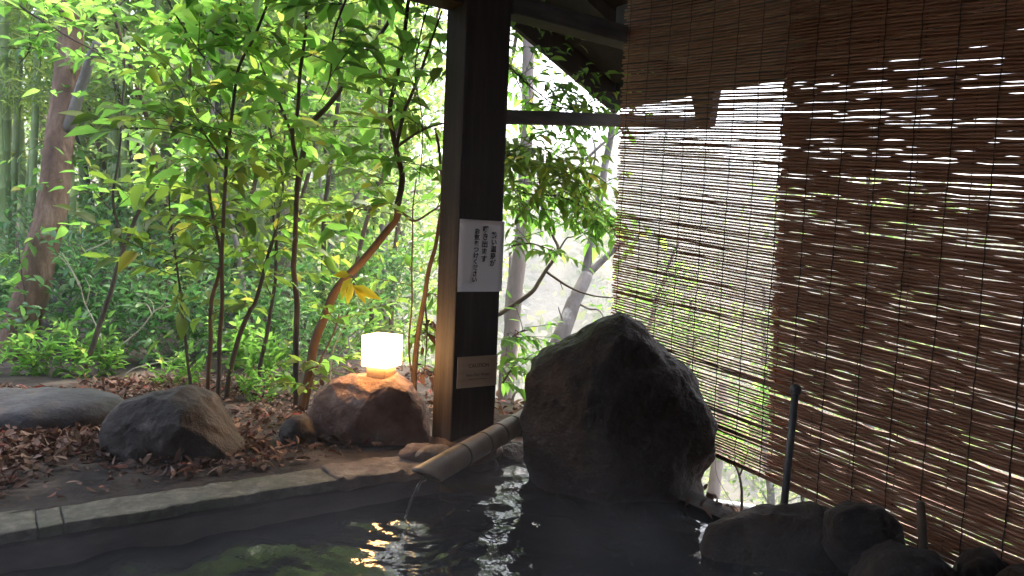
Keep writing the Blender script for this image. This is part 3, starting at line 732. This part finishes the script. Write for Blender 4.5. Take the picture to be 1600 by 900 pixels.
def sapling(px, d0, d1, r0, r1, label, leaf='leaf_bright', bark='twig_dark', twigs=24, tl=(.25, .5), nl=(7, 11), leaf_len=.104, frac=(.35, 1.0), seed=0, cat='sapling', group='saplings behind the bath', name='sapling', forks=(), pinnate=False, aspect=.45, mix=None, toward=.0, leaf2=None, drop=.25):
    r = random.Random(seed)
    line = wob(spline(depth_line(px, d0, d1), 6), .012, 5, seed)
    root = empty(name, line[0], label, cat, group)
    st = MB(); st.tube(line, lin(r0, r1, len(line)), 8)
    lines = [line]
    for fpx, fd0, fd1, fr0, fr1 in forks:
        fp = depth_line(fpx, fd0, fd1); fp[0] = snap(fp[0], line)
        fl = wob(spline(fp, 6), .010, 5, seed + 3); fl[0] = snap(fl[0], line); st.tube(fl, lin(fr0, fr1, len(fl)), 7); lines.append(fl)
    if twigs:
        tw = st; lv = MB(); lv2 = MB()
        for k in range(twigs):
            ln = lines[0] if (len(lines) == 1 or r.random() < .55) else r.choice(lines[1:])
            f = r.uniform(*frac) if ln is lines[0] else r.uniform(.2, 1)
            q = ln[min(int(f * (len(ln) - 1)), len(ln) - 1)]
            d = Vector((r.uniform(-1, 1), r.uniform(-1, 1) - toward, r.uniform(-.15, .75)))
            tgt = lv2 if (leaf2 and r.random() < leaf2[1]) else lv
            twig_with_leaves(tgt, tw, q, d, r.uniform(*tl), r.randint(*nl), leaf_len, r, aspect, pinnate, drop)
        lv.build('foliage', M[leaf], root)
        if lv2.v: lv2.build('foliage', M[leaf2[0]], root)
    st.build('stem', M[bark], root)
    return root

# the leaning brown tree
def leaning_tree():
    px = [(-20, 668), (8, 602), (36, 500), (57, 430), (80, 320), (90, 240), (100, 160), (110, 60), (114, -20), (122, -140), (135, -300)]
    line = wob(spline(depth_line(px, 4.3, 4.9), 5), .012, 3, 2)
    root = empty('tree', line[0], 'leaning reddish brown tree with a broken grey branch stub', 'tree')
    mb = MB(); mb.tube(line, lin(.108, .058, len(line)), 16); tk = mb
    fl = wob(spline(depth_line([(104, 205), (118, 165), (128, 130), (140, 95), (152, 66)], 4.6, 4.5), 5), .008, 6, 4)
    mb = MB(); mb.tube(fl, lin(.034, .026, len(fl)), 12); mb.build('branch_stub', M['bark_grey'], root)
    r = random.Random(5); lv, tw = MB(), tk
    for k in range(40):
        q = line[r.randint(int(len(line) * .35), len(line) - 1)]
        twig_with_leaves(lv, tw, q, rv(r) + ZZ * .1, r.uniform(.25, .6), r.randint(8, 12), .085, r, .42)
    tk.build('trunk', M['bark_brown'], root); lv.build('foliage', M['leaf_bright'], root)
leaning_tree()

# saplings of the near thicket
sapling([(470, 639), (484, 577), (494, 529), (516, 470), (541, 434), (574, 397), (618, 346), (622, 322), (629, 275), (618, 231), (608, 170), (625, 90), (640, 0), (650, -80)], 3.35, 3.1, .023, .007, 'bent sapling with the thickest brown stem, left of the lamp', twigs=31, seed=1, bark='twig_brown', frac=(.45, 1), leaf='leaf_olive', leaf2=('leaf_bright', .55), toward=.2,
        forks=[([(618, 231), (629, 180), (644, 147), (665, 90), (690, 20)], 3.1, 3.1, .009, .004), ([(622, 330), (645, 345), (675, 330), (690, 320)], 3.12, 3.1, .006, .003), ([(618, 235), (650, 208), (678, 198), (720, 190)], 3.1, 3.2, .007, .003)])
sapling([(462, 639), (464, 560), (463, 478), (459, 423), (461, 386), (464, 293), (462, 253), (457, 213), (466, 172), (473, 92), (479, 15), (484, -80)], 3.45, 3.2, .015, .006, 'straight dark sapling rising beside the bent one', twigs=27, seed=2, leaf='leaf_bright', leaf2=('leaf_olive', .35), frac=(.4, 1), toward=.2,
        forks=[([(457, 213), (440, 170), (420, 130), (395, 60)], 3.3, 3.2, .007, .003)])
sapling([(464, 300), (472, 246), (486, 194), (508, 169), (527, 143), (552, 103), (567, 84), (589, 59), (622, 7), (650, -40)], 3.6, 3.7, .016, .009, 'dark curved stem arching up to the right behind the thicket', twigs=16, seed=3, frac=(.3, 1), leaf='leaf_bright')
sapling([(340, 640), (343, 560), (346, 470), (348, 380), (352, 257), (359, 205), (370, 121), (396, 58), (430, -20)], 3.3, 3.0, .011, .005, 'slender dark sapling arching right at the top', twigs=27, seed=4, leaf='leaf_bright', leaf2=('leaf_olive', .5), frac=(.35, 1), toward=.2,
        forks=[([(352, 257), (330, 220), (312, 200), (280, 190)], 3.05, 3.0, .005, .002)])
sapling([(322, 640), (326, 560), (330, 485), (341, 430), (342, 390), (330, 320), (318, 230), (300, 120), (290, 20)], 3.5, 3.4, .012, .004, 'thin brown sapling with a pale streaked stem', twigs=23, seed=5, bark='twig_brown', leaf='leaf_olive', leaf2=('leaf_bright', .5), frac=(.4, 1), leaf_len=.11)
sapling([(300, 620), (291, 540), (282, 481), (280, 441), (270, 380), (262, 300)], 3.4, 3.35, .008, .003, 'short thin sapling ending in a few olive leaves', twigs=8, seed=6, leaf='leaf_olive', frac=(.55, 1))
sapling([(123, 612), (145, 540), (167, 474), (191, 393), (215, 335), (245, 290), (275, 225), (300, 180), (340, 120)], 3.8, 4.2, .015, .006, 'leaning dark forked sapling in front of the dark ground cover', twigs=18, seed=7, frac=(.55, 1), leaf='leaf_bright',
        forks=[([(191, 393), (184, 350), (178, 300), (190, 200), (196, 100), (190, 10)], 3.95, 4.0, .009, .004)])
sapling([(354, 632), (367, 540), (389, 485), (398, 470), (420, 393), (435, 342), (440, 280), (420, 200), (410, 100)], 3.5, 3.7, .013, .005, 'slanting sapling between the slender and the straight ones', twigs=20, seed=8, leaf='leaf_olive', leaf2=('leaf_bright', .4), frac=(.35, 1))
sapling([(398, 640), (410, 560), (425, 480), (432, 400), (428, 320), (445, 200), (440, 60)], 3.7, 3.9, .012, .005, 'thin dark sapling half hidden by olive leaves', twigs=19, seed=9, leaf='leaf_olive', frac=(.3, 1))
sapling([(644, 615), (651, 540), (662, 485), (670, 423), (684, 375), (692, 300), (680, 200)], 3.35, 3.3, .014, .006, 'reddish sapling lit by the lamp beside the post', twigs=8, seed=10, bark='twig_brown', leaf='leaf_bright', frac=(.5, 1), leaf_len=.075,
        forks=[([(637, 600), (640, 540), (644, 478), (644, 375), (650, 280)], 3.4, 3.4, .005, .003)])
sapling([(478, 640), (488, 590), (500, 560), (520, 520), (530, 490)], 3.2, 3.2, .006, .003, 'low leafy shoot at the foot of the bent sapling', twigs=10, seed=12, leaf='leaf_olive', leaf2=('leaf_bright', .5), frac=(.1, 1), leaf_len=.075, tl=(.15, .3))
sapling([(60, 640), (50, 560), (40, 480), (28, 380)], 4.2, 4.3, .008, .003, 'leafy shoot at the foot of the leaning tree', twigs=7, seed=13, leaf='leaf_bright', frac=(.3, 1), leaf_len=.08)
# branches hanging in from above
def hanging_branch(px, d0, d1, r0, r1, label, twigs, seed, leaf='leaf_bright', bark='twig_dark', tl=(.2, .4), leaf_len=.10, frac=(.1, 1), nl=(7, 11), pinnate=False):
    return sapling(px, d0, d1, r0, r1, label, leaf, bark, twigs, tl, nl, leaf_len, frac, seed, 'branch', 'branches reaching into view', 'branch', pinnate=pinnate)
hanging_branch([(-60, -40), (20, 3), (80, 40), (140, 78), (165, 98)], 3.6, 3.6, .006, .003, 'thin bare looking branch crossing the top of the leaning tree', 8, 21)
hanging_branch([(130, -60), (165, 5), (200, 45), (240, 100), (262, 150)], 3.4, 3.4, .006, .003, 'dark branch slanting down from the top left of the thicket', 18, 22, leaf_len=.08)
hanging_branch([(300, -60), (304, 0), (319, 40), (341, 55), (367, 40), (378, 5), (384, -60)], 3.0, 3.0, .005, .004, 'dark looping vine hanging in a hook at the top', 10, 23)
hanging_branch([(560, -90), (545, -20), (520, 60), (512, 130), (500, 160)], 2.9, 2.9, .006, .002, 'leafy branch with large dark backed leaves at the top centre', 20, 24, 'leaf_bright', leaf_len=.125)
hanging_branch([(700, -60), (672, 0), (656, 60), (650, 120), (660, 200), (655, 280)], 3.2, 3.1, .004, .002, 'thin leafy branch hanging straight down beside the post', 20, 25, 'leaf_bright')
hanging_branch([(240, -80), (260, 0), (300, 60), (330, 110)], 3.1, 3.0, .005, .002, 'leafy branch sweeping right below the top edge', 20, 26, 'leaf_bright')
hanging_branch([(380, -80), (400, 0), (430, 70), (470, 130)], 3.3, 3.2, .005, .002, 'leafy branch dropping between the vine and the straight sapling', 22, 27, 'leaf_bright')
hanging_branch([(60, -80), (70, 0), (55, 60), (30, 100)], 3.8, 3.8, .005, .002, 'leafy branch drooping at the top left corner', 16, 28, 'leaf_bright', leaf_len=.085)
# a few yellow leaves
def yellow():
    root = empty('shoot', W(540, 470, 3.0), 'drooping shoot with large yellow leaves above the lamp', 'shoot')
    mb = MB(); mb.tube([W(541, 434, 3.1), W(548, 430, 3.02), W(556, 440, 2.98)], .003, 5); mb.build('stem', M['stem_green'], root)
    lv = MB()
    for a, b, w_ in (((548, 434), (530, 466), .036), ((552, 446), (592, 466), .040), ((550, 442), (542, 474), .034), ((553, 448), (572, 470), .030), ((546, 430), (522, 428), .034)):
        p, q = W(*a, 3.0), W(*b, 2.97); lv.leaf(p, q - p, Vector((.2, -1, .5)) + rv() * .5, (q - p).length, w_, .3, .35)
    lv.build('foliage', M['leaf_yellow'], root)
yellow()

# trees seen between the post and the blind
def gap_tree(px, d, r0, r1, label, bark, forks=(), seed=0):
    line = wob(spline(depth_line(px, d, d + .3), 5), .012, 4, seed)
    root = empty('tree', line[0], label, 'tree', 'trees beyond the post')
    mb = MB(); mb.tube(line, lin(r0, r1, len(line)), 12); mb.build('trunk', M[bark], root)
    for fpx, d0, d1, a, b in forks:
        fp = depth_line(fpx, d0, d1); fp[0] = snap(fp[0], line)
        fl = wob(spline(fp, 5), .012, 4, seed + 1); fl[0] = snap(fl[0], line); m2 = MB(); m2.tube(fl, lin(a, b, len(fl)), 9); m2.build('branch', M[bark], root)
    return root
t1 = gap_tree([(786, 720), (790, 650), (795, 560), (803, 480), (812, 400), (819, 330), (822, 230), (826, 100), (830, -40)], 4.9, .060, .040, 'straight pale trunk close to the right of the post', 'bark_pale', [([(797, 530), (792, 490), (798, 440), (800, 400)], 5.0, 5.3, .028, .020)], 31)
t2 = gap_tree([(850, 600), (872, 535), (888, 495), (905, 455), (916, 428)], 5.4, .070, .048, 'grey forked trunk leaning right in front of the hill', 'bark_grey',
              [([(914, 432), (922, 385), (934, 320), (945, 262), (958, 180), (962, 60)], 5.7, 5.7, .036, .022), ([(914, 434), (936, 412), (962, 388), (985, 366)], 5.7, 5.7, .032, .018), ([(905, 468), (920, 482), (938, 486), (948, 520)], 5.6, 5.4, .010, .005), ([(886, 510), (876, 490), (872, 478)], 5.5, 5.4, .008, .003), ([(918, 300), (930, 240), (926, 210)], 5.7, 5.6, .01, .004), ([(905, 260), (940, 225), (985, 196)], 5.7, 5.6, .012, .008)], 33)
t3 = gap_tree([(720, 500), (772, 494), (800, 478), (833, 457), (845, 440), (856, 420), (868, 400), (871, 386), (864, 370), (855, 345), (846, 300)], 4.0, .014, .007, 'twisted dark branch crossing in front of the hill', 'twig_dark',
              [([(856, 428), (890, 448), (930, 461), (985, 464)], 4.15, 4.1, .008, .003), ([(858, 428), (872, 436), (880, 452)], 4.15, 4.2, .004, .002), ([(871, 392), (886, 372), (898, 368), (935, 352), (962, 348)], 4.15, 4.1, .005, .002)], 35)
gap_tree([(826, 700), (815, 640), (800, 632), (796, 650), (805, 615), (822, 610)], 3.7, .010, .006, 'small gnarled dark root stem beside the huge boulder', 'twig_dark', (), 36)
def spray(px, d, label, n, seed, leaf='leaf_bright', leaf_len=.085, drop=.35, radius=.25, tl=(.25, .5), bark='twig_dark', nl=(9, 13)):
    r = random.Random(seed); line = wob(spline(depth_line(px, d, d), 6), .01, 6, seed)
    root = empty('branch', line[0], label, 'branch', 'leafy branches beyond the post')
    mb = MB(); mb.tube(line, lin(.006, .002, len(line)), 6)
    lv, tw = MB(), mb
    for k in range(n):
        lp = line[r.randint(0, len(line) - 1)]; q = lp + rv(r) * radius * r.random() ** .6
        tw.tube([lp, lp.lerp(q, .5) + ZZ * .01, q], .002, 5, False)
        twig_with_leaves(lv, tw, q, Vector((r.uniform(-.2, 1), r.uniform(-.5, .5), r.uniform(-.35, .25))), r.uniform(*tl), r.randint(*nl), leaf_len, r, .40, True, drop)
    mb.build('stem', M[bark], root); lv.build('foliage', M[leaf], root)
spray([(760, 60), (810, 120), (860, 160), (900, 175)], 3.9, 'leafy branch above the thin rail beside the post', 46, 41, 'leaf_bright', leaf_len=.08, radius=.22)
spray([(770, 240), (820, 250), (870, 270), (900, 285)], 3.8, 'dense olive leafy branch just below the thin rail', 46, 42, 'leaf_olive', radius=.15, tl=(.2, .38))
spray([(770, 290), (820, 300), (880, 310), (920, 330)], 3.9, 'bright leafy branch with hanging leaves halfway down the post', 40, 43, radius=.14, tl=(.2, .35))
spray([(800, 385), (830, 380), (860, 390)], 3.95, 'small bright sprig above the twisted branch', 7, 44, radius=.06, tl=(.15, .28), nl=(7, 9))
spray([(790, 540), (808, 520), (832, 515)], 3.7, 'bright leafy sprig low beside the post', 10, 45, radius=.07, tl=(.12, .25), nl=(6, 9), leaf_len=.075)
spray([(905, 330), (950, 338), (1000, 350)], 3.95, 'bright leafy tip reaching behind the left edge of the blind', 8, 48, radius=.06, tl=(.15, .28), nl=(7, 9))
spray([(785, 600), (800, 575), (812, 560)], 3.7, 'low bright leaves above the bamboo spout', 12, 46, radius=.07, tl=(.12, .22), nl=(6, 9), leaf_len=.075)
spray([(664, 470), (668, 520), (664, 580)], 3.4, 'limp brownish leaves hanging between lamp and post', 9, 47, 'leaf_fallen', leaf_len=.055, radius=.04, tl=(.08, .16), drop=1.5)

# plants under the blind
sapling([(1158, 812), (1160, 780), (1158, 755), (1150, 730), (1135, 712), (1105, 690)], 3.35, 3.3, .0075, .003, 'dark forked twig standing in the opening under the blind', twigs=0, seed=51, group='twigs outside the blind', cat='twig', name='twig', forks=[([(1154, 742), (1162, 728), (1172, 700)], 3.33, 3.3, .005, .003), ([(1128, 790), (1122, 750), (1118, 720)], 3.5, 3.5, .002, .001)])
gap_tree([(1112, 800), (1118, 740), (1124, 690), (1128, 640), (1130, 600)], 5.6, .05, .03, 'short pale stump outside under the blind', 'bark_pale', (), 52)

# bare pale twigs in the undergrowth
def bare(px, d, label, seed, forks=()):
    return sapling(px, d, d, .0042, .0015, label, twigs=0, seed=seed, bark='twig_pale', cat='twig', group='bare pale twigs in the undergrowth', name='twig', forks=[(f, d, d, .003, .001) for f in forks])
bare([(166, 555), (150, 510), (134, 478), (127, 450), (115, 425), (98, 395)], 3.9, 'pale bare twig right of the leaning tree', 61, [[(127, 450), (110, 420), (92, 400)], [(134, 478), (140, 450), (132, 432)], [(150, 510), (165, 505), (180, 495)]])
bare([(190, 537), (220, 515), (240, 488), (255, 475), (264, 452)], 3.9, 'pale bare twig curving up to a fork in mid thicket', 62, [[(240, 488), (235, 470), (222, 462)], [(245, 482), (270, 478), (285, 474)], [(238, 490), (228, 475), (212, 472)]])
bare([(180, 605), (205, 578), (245, 566), (275, 560), (310, 535)], 3.8, 'pale bare twig lying low behind the rounded boulder', 63)
bare([(135, 391), (165, 380), (185, 362), (215, 355)], 4.1, 'pale bare twig crossing the forked sapling', 64)
bare([(515, 600), (518, 560), (528, 530), (540, 505)], 3.6, 'pale bare shoot behind the lamp boulder', 65)

# undergrowth: leafy shrubs, copied
def shrub_proto(leaf, seed, n=26, leaf_len=.075, label='', h=.5):
    r = random.Random(seed); root = empty('shrub', (0, 0, 0), label, 'shrub', 'leafy shrubs in the undergrowth')
    lv, tw = MB(), MB()
    for k in range(n):
        a = r.uniform(0, 6.28); d = Vector((math.cos(a), math.sin(a), r.uniform(.4, 2.0)))
        p = Vector((r.uniform(-.12, .12), r.uniform(-.12, .12), r.uniform(0, h * .75)))
        twig_with_leaves(lv, tw, p, d, r.uniform(.2, .4) * h * 2, r.randint(8, 12), leaf_len, r, .45, clear=False)
    tw.build('stem', M['stem_green'], root); lv.build('foliage', M[leaf], root); return root
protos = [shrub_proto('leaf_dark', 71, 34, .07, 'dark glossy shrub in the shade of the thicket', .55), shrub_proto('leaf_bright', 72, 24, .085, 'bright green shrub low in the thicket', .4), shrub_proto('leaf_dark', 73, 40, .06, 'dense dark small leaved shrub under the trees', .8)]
used = set()
def place_shrub(k, px, py, d, sc):
    o = protos[k] if k not in used else copy_tree(protos[k]); used.add(k)
    p = W(px, py, d); o.location = p; o.rotation_euler.z = rnd.uniform(0, 6.28); o.scale = (sc, sc, sc)
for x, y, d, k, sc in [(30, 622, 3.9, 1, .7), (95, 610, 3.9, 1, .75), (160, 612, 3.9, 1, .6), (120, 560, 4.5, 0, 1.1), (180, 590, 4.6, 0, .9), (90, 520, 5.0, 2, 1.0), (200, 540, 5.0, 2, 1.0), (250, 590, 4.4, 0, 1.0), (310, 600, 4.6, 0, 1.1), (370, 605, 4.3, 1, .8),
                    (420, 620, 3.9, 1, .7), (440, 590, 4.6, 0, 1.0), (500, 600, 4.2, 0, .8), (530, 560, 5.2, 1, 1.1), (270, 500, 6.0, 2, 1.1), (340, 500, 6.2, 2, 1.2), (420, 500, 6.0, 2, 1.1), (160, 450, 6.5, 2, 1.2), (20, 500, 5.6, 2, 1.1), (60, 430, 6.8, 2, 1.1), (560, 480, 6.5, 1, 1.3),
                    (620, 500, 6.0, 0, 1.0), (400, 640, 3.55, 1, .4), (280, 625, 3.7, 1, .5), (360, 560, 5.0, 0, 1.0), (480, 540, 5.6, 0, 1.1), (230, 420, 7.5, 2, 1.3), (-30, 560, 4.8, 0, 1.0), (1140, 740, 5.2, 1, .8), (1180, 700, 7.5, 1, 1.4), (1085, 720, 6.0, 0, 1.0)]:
    place_shrub(k, x, y, d, sc)

# bamboo grove, copied
def bamboo_proto(seed, label, h=8.5, rad=.042):
    r = random.Random(seed); root = empty('bamboo', (0, 0, 0), label, 'bamboo', 'bamboo canes of the grove')
    mb = MB(); pts, rd = [], []; z = 0; lean = Vector((r.uniform(-.05, .05), r.uniform(-.04, .04), 0))
    while z < h:
        t = z / h; c = lean * z + Vector((.25 * t ** 3, 0, 0)) + ZZ * z; rr = rad * (1 - .6 * t)
        for dz, k in ((0, 1.0), (.010, 1.10), (.018, 1.0), (.06, .97)):
            pts.append(c + ZZ * dz); rd.append(rr * k)
        z += .24 + .08 * math.sin(t * 3)
    mb.tube(pts, rd, 10)
    lv, tw = MB(), mb
    for k in range(70):
        z = r.uniform(1.6, h); t = z / h; q = lean * z + ZZ * z
        a = r.uniform(0, 6.28); L = r.uniform(.3, .9); d = Vector((math.cos(a), math.sin(a), .45))
        e = q + d * L; tw.tube([q, q.lerp(e, .5) + ZZ * .03, e - ZZ * .08], [.004, .003, .0015], 4, False)
        for m in range(18):
            p = q.lerp(e, r.uniform(.25, 1)) + rv(r) * .09
            lv.blade(p, d * .5 + rv(r) * .8 - ZZ * .6, rv(r), r.uniform(.09, .17), .018)
    mb.build('culm', M['bamboo_culm'], root); lv.build('foliage', M['leaf_bamboo'], root); return root
bam = [bamboo_proto(81, 'tall green bamboo cane behind the leaning tree'), bamboo_proto(82, 'tall green bamboo cane behind the leaning tree', 7.5, .035), bamboo_proto(83, 'tall green bamboo cane behind the leaning tree', 9.0, .05)]
rb = random.Random(12); nb = 0
for i in range(46):
    px = rb.choice([rb.uniform(-120, 90), rb.uniform(-120, 250), rb.uniform(120, 460)]); d = rb.uniform(5.4, 10.5)
    o = bam[i % 3] if i < 3 else copy_tree(bam[i % 3])
    p = W(px, 500, d); u, v = p.dot(UU), p.dot(VV); o.location = (p.x, p.y, ground_h(u, v) - .1); o.rotation_euler.z = rb.uniform(0, 6.28)
    o.rotation_euler.x = rb.uniform(-.06, .06); o.rotation_euler.y = rb.uniform(-.10, .06); s = rb.uniform(.8, 1.2); o.scale = (s, s, 1)

# young trees in the middle distance, copied
def young_proto(seed, bark, leaf, label, h=4.2):
    r = random.Random(seed); root = empty('young_tree', (0, 0, 0), label, 'young tree', 'thin young trees behind the thicket')
    line = [Vector((0, 0, -.2))]; d = Vector((r.uniform(-.22, .22), r.uniform(-.15, .15), 1)).normalized()
    while line[-1].z < h: line.append(line[-1] + d * .35); d = (d + rv(r) * .13 + ZZ * .03).normalized()
    sl_ = spline(line, 3); st = MB(); st.tube(sl_, lin(.024, .007, len(sl_)), 7)
    tw, lv = st, MB()
    for k in range(46):
        z = r.uniform(.55, h); q = line[min(int((z + .2) / .35), len(line) - 1)]
        dd = Vector((r.uniform(-1, 1), r.uniform(-1, 1), r.uniform(-.1, .6))).normalized(); L = r.uniform(.2, .75)
        for m in range(2):
            twig_with_leaves(lv, tw, q + dd * L * .5 * m, dd + rv(r) * .4, L * .6, r.randint(9, 13), .085, r, .42, clear=False)
    st.build('trunk', M[bark], root); lv.build('crown', M[leaf], root); return root
yp = [young_proto(101, 'twig_brown', 'leaf_forest', 'thin brown young tree in the middle distance'), young_proto(102, 'bark_grey', 'leaf_bright', 'thin grey young tree in the middle distance', 4.8), young_proto(103, 'twig_dark', 'leaf_olive', 'thin dark young tree in the middle distance', 4.4)]
ry = random.Random(77)
for i in range(24):
    px = 130 + 570 * ((i * .618) % 1); d = ry.uniform(4.8 if px > 260 else 6.2, 8.4)
    o = yp[i] if i < 3 else copy_tree(yp[i % 3])
    p = W(px, 500, d); o.location = (p.x, p.y, ground_h(p.dot(UU), p.dot(VV)) - .05); o.rotation_euler.z = ry.uniform(0, 6.28); q = ry.uniform(.8, 1.2); o.scale = (q, q, q)

# background trees, copied
def tree_proto(seed, label, h, rad, leaf, nclump=46, per=70, spreadw=1.5, zlo=.9, bark='bark_grey', leaf_len=.13):
    r = random.Random(seed); root = empty('tree', (0, 0, 0), label, 'tree', 'trees in the background')
    line = [Vector((0, 0, -.3))]; d = Vector((r.uniform(-.1, .1), r.uniform(-.1, .1), 1))
    while line[-1].z < h: line.append(line[-1] + d * .5); d = (d + rv(r) * .12 + ZZ * .05).normalized()
    st = MB(); st.tube(spline(line, 3), lin(rad, rad * .3, len(spline(line, 3))), 9)
    lv = MB()
    for k in range(nclump):
        z = zlo + (h - zlo) * r.random(); i = min(int(z / .5), len(line) - 1)
        a = r.uniform(0, 6.28); R = spreadw * r.uniform(.15, 1) * (1 - .35 * z / h)
        q = line[i]; e = q + Vector((math.cos(a) * R, math.sin(a) * R, r.uniform(-.1, .6)))
        st.tube([q, q.lerp(e, .5) + ZZ * .08, e], [rad * .25, rad * .16, .004], 5, False)
        s = r.uniform(.25, .5)
        for m in range(per):
            p = e + Vector((r.gauss(0, s), r.gauss(0, s), r.gauss(0, s * .45)))
            L = leaf_len * r.uniform(.6, 1.2)
            lv.blade(p, rv(r) - ZZ * .3, rv(r) + ZZ * .6, L, L * .5, .2)
    st.build('trunk', M[bark], root); lv.build('crown', M[leaf], root); return root
tp = [tree_proto(91, 'broadleaf tree with a grey trunk behind the thicket', 7.5, .10, 'leaf_forest'), tree_proto(92, 'slim fresh green tree behind the thicket', 6.5, .07, 'leaf_bright', 40, 60, 1.2), tree_proto(93, 'pale loose tree deep in the wood', 8.5, .12, 'leaf_forest', 52, 60, 1.8, 2.2, 'bark_pale')]
rt = random.Random(21)
spots = [(330, 7.0, 1), (380, 8.5, 0), (250, 9.0, 2), (440, 7.5, 2), (520, 8.0, 1), (590, 9.5, 0), (180, 11, 0), (80, 12, 2), (0, 11, 0), (300, 12, 0), (420, 12, 1), (520, 12.5, 2), (620, 13, 0), (-80, 10, 1), (130, 14, 1), (360, 15, 2), (560, 16, 0), (240, 16, 0), (470, 17, 0), (30, 16, 2), (600, 11, 2)]
for i, (px, d, k) in enumerate(spots):
    first = k not in [s[2] for s in spots[:i]]
    o = tp[k] if first else copy_tree(tp[k])
    p = W(px, 500, d); o.location = (p.x, p.y, ground_h(p.dot(UU), p.dot(VV)) - .1); o.rotation_euler.z = rt.uniform(0, 6.28); s = rt.uniform(.85, 1.2); o.scale = (s, s, s)

for px, d, k, sc in ((985, 8.5, 1, .50), (1090, 10.0, 0, .46), (1230, 9.0, 0, .50), (1400, 9.5, 0, .85), (1530, 10.0, 2, .7)):
    o = copy_tree(tp[k]); p = W(px, 500, d); o.location = (p.x, p.y, ground_h(p.dot(UU), p.dot(VV)) - .1); o.rotation_euler.z = rt.uniform(0, 6.28); o.scale = (sc * 1.2, sc * 1.2, sc)
    o['label'] = 'green tree on the slope outside, seen through the blind'; o['group'] = 'trees on the slope behind the blind'

# the far wood on the valley slope reads as one mass
def far_wood():
    r = random.Random(31); mb = MB()
    for k in range(5200):
        p = HV[r.randrange(len(HV))] + Vector((r.uniform(-1.5, 1.5), r.uniform(-1.5, 1.5), 0)); s = r.uniform(.35, .9)
        for m in range(5):
            q = p + Vector((r.gauss(0, s), r.gauss(0, s), abs(r.gauss(.4, s)))); L = r.uniform(.3, .75)
            mb.blade(q, rv(r), rv(r) + ZZ * .5, L, L * .6, .2)
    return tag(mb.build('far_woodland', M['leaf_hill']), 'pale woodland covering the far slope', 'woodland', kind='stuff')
far_wood()

# mist in the valley air
def haze():
    m = bpy.data.materials.new('haze_air'); m.use_nodes = True; nt = m.node_tree
    nt.nodes.remove(nt.nodes['Principled BSDF'])
    pv = nt.nodes.new('ShaderNodeVolumePrincipled'); pv.inputs['Color'].default_value = (.92, .95, 1.0, 1); pv.inputs['Density'].default_value = HAZE_D
    nt.links.new(pv.outputs[0], nt.nodes['Material Output'].inputs['Volume'])
    mb = MB(); mb.box((-110, -60, -40), (220, 0, 0), (0, 190, 0), (0, 0, 75))
    return tag(mb.build('haze', m, None, False), 'thin pale mist in the valley air', 'haze', kind='stuff')
HAZE_D = .006
haze()

# faint steam drifting low over the hot water
def steam():
    m = bpy.data.materials.new('steam_air'); m.use_nodes = True; nt = m.node_tree; N = nt.nodes; Lk = nt.links
    N.remove(N['Principled BSDF'])
    pv = N.new('ShaderNodeVolumePrincipled'); pv.inputs['Color'].default_value = (.95, .95, .95, 1)
    tc = N.new('ShaderNodeTexCoord'); nz = N.new('ShaderNodeTexNoise'); nz.inputs['Scale'].default_value = 2.6; nz.inputs['Detail'].default_value = 2
    Lk.new(tc.outputs['Object'], nz.inputs['Vector'])
    sp = N.new('ShaderNodeSeparateXYZ'); Lk.new(tc.outputs['Object'], sp.inputs[0])
    zf = N.new('ShaderNodeMapRange'); zf.inputs[1].default_value = 0.0; zf.inputs[2].default_value = .34; zf.inputs[3].default_value = 1.0; zf.inputs[4].default_value = 0.0
    Lk.new(sp.outputs['Z'], zf.inputs[0])
    nf = N.new('ShaderNodeMapRange'); nf.inputs[1].default_value = .35; nf.inputs[2].default_value = .75; nf.inputs[3].default_value = 0.03; nf.inputs[4].default_value = .42
    Lk.new(nz.outputs['Fac'], nf.inputs[0])
    mu = N.new('ShaderNodeMath'); mu.operation = 'MULTIPLY'; Lk.new(zf.outputs[0], mu.inputs[0]); Lk.new(nf.outputs[0], mu.inputs[1])
    Lk.new(mu.outputs[0], pv.inputs['Density']); Lk.new(pv.outputs[0], N['Material Output'].inputs['Volume'])
    mb = MB(); mb.box(UV(-.9, .7, WZ + .03), UU * 2.7, VV * 1.54, ZZ * .35)
    o = set_origin(mb.build('steam', m, None, False))
    return tag(o, 'faint steam drifting low over the bath water', 'steam', kind='stuff')
steam()
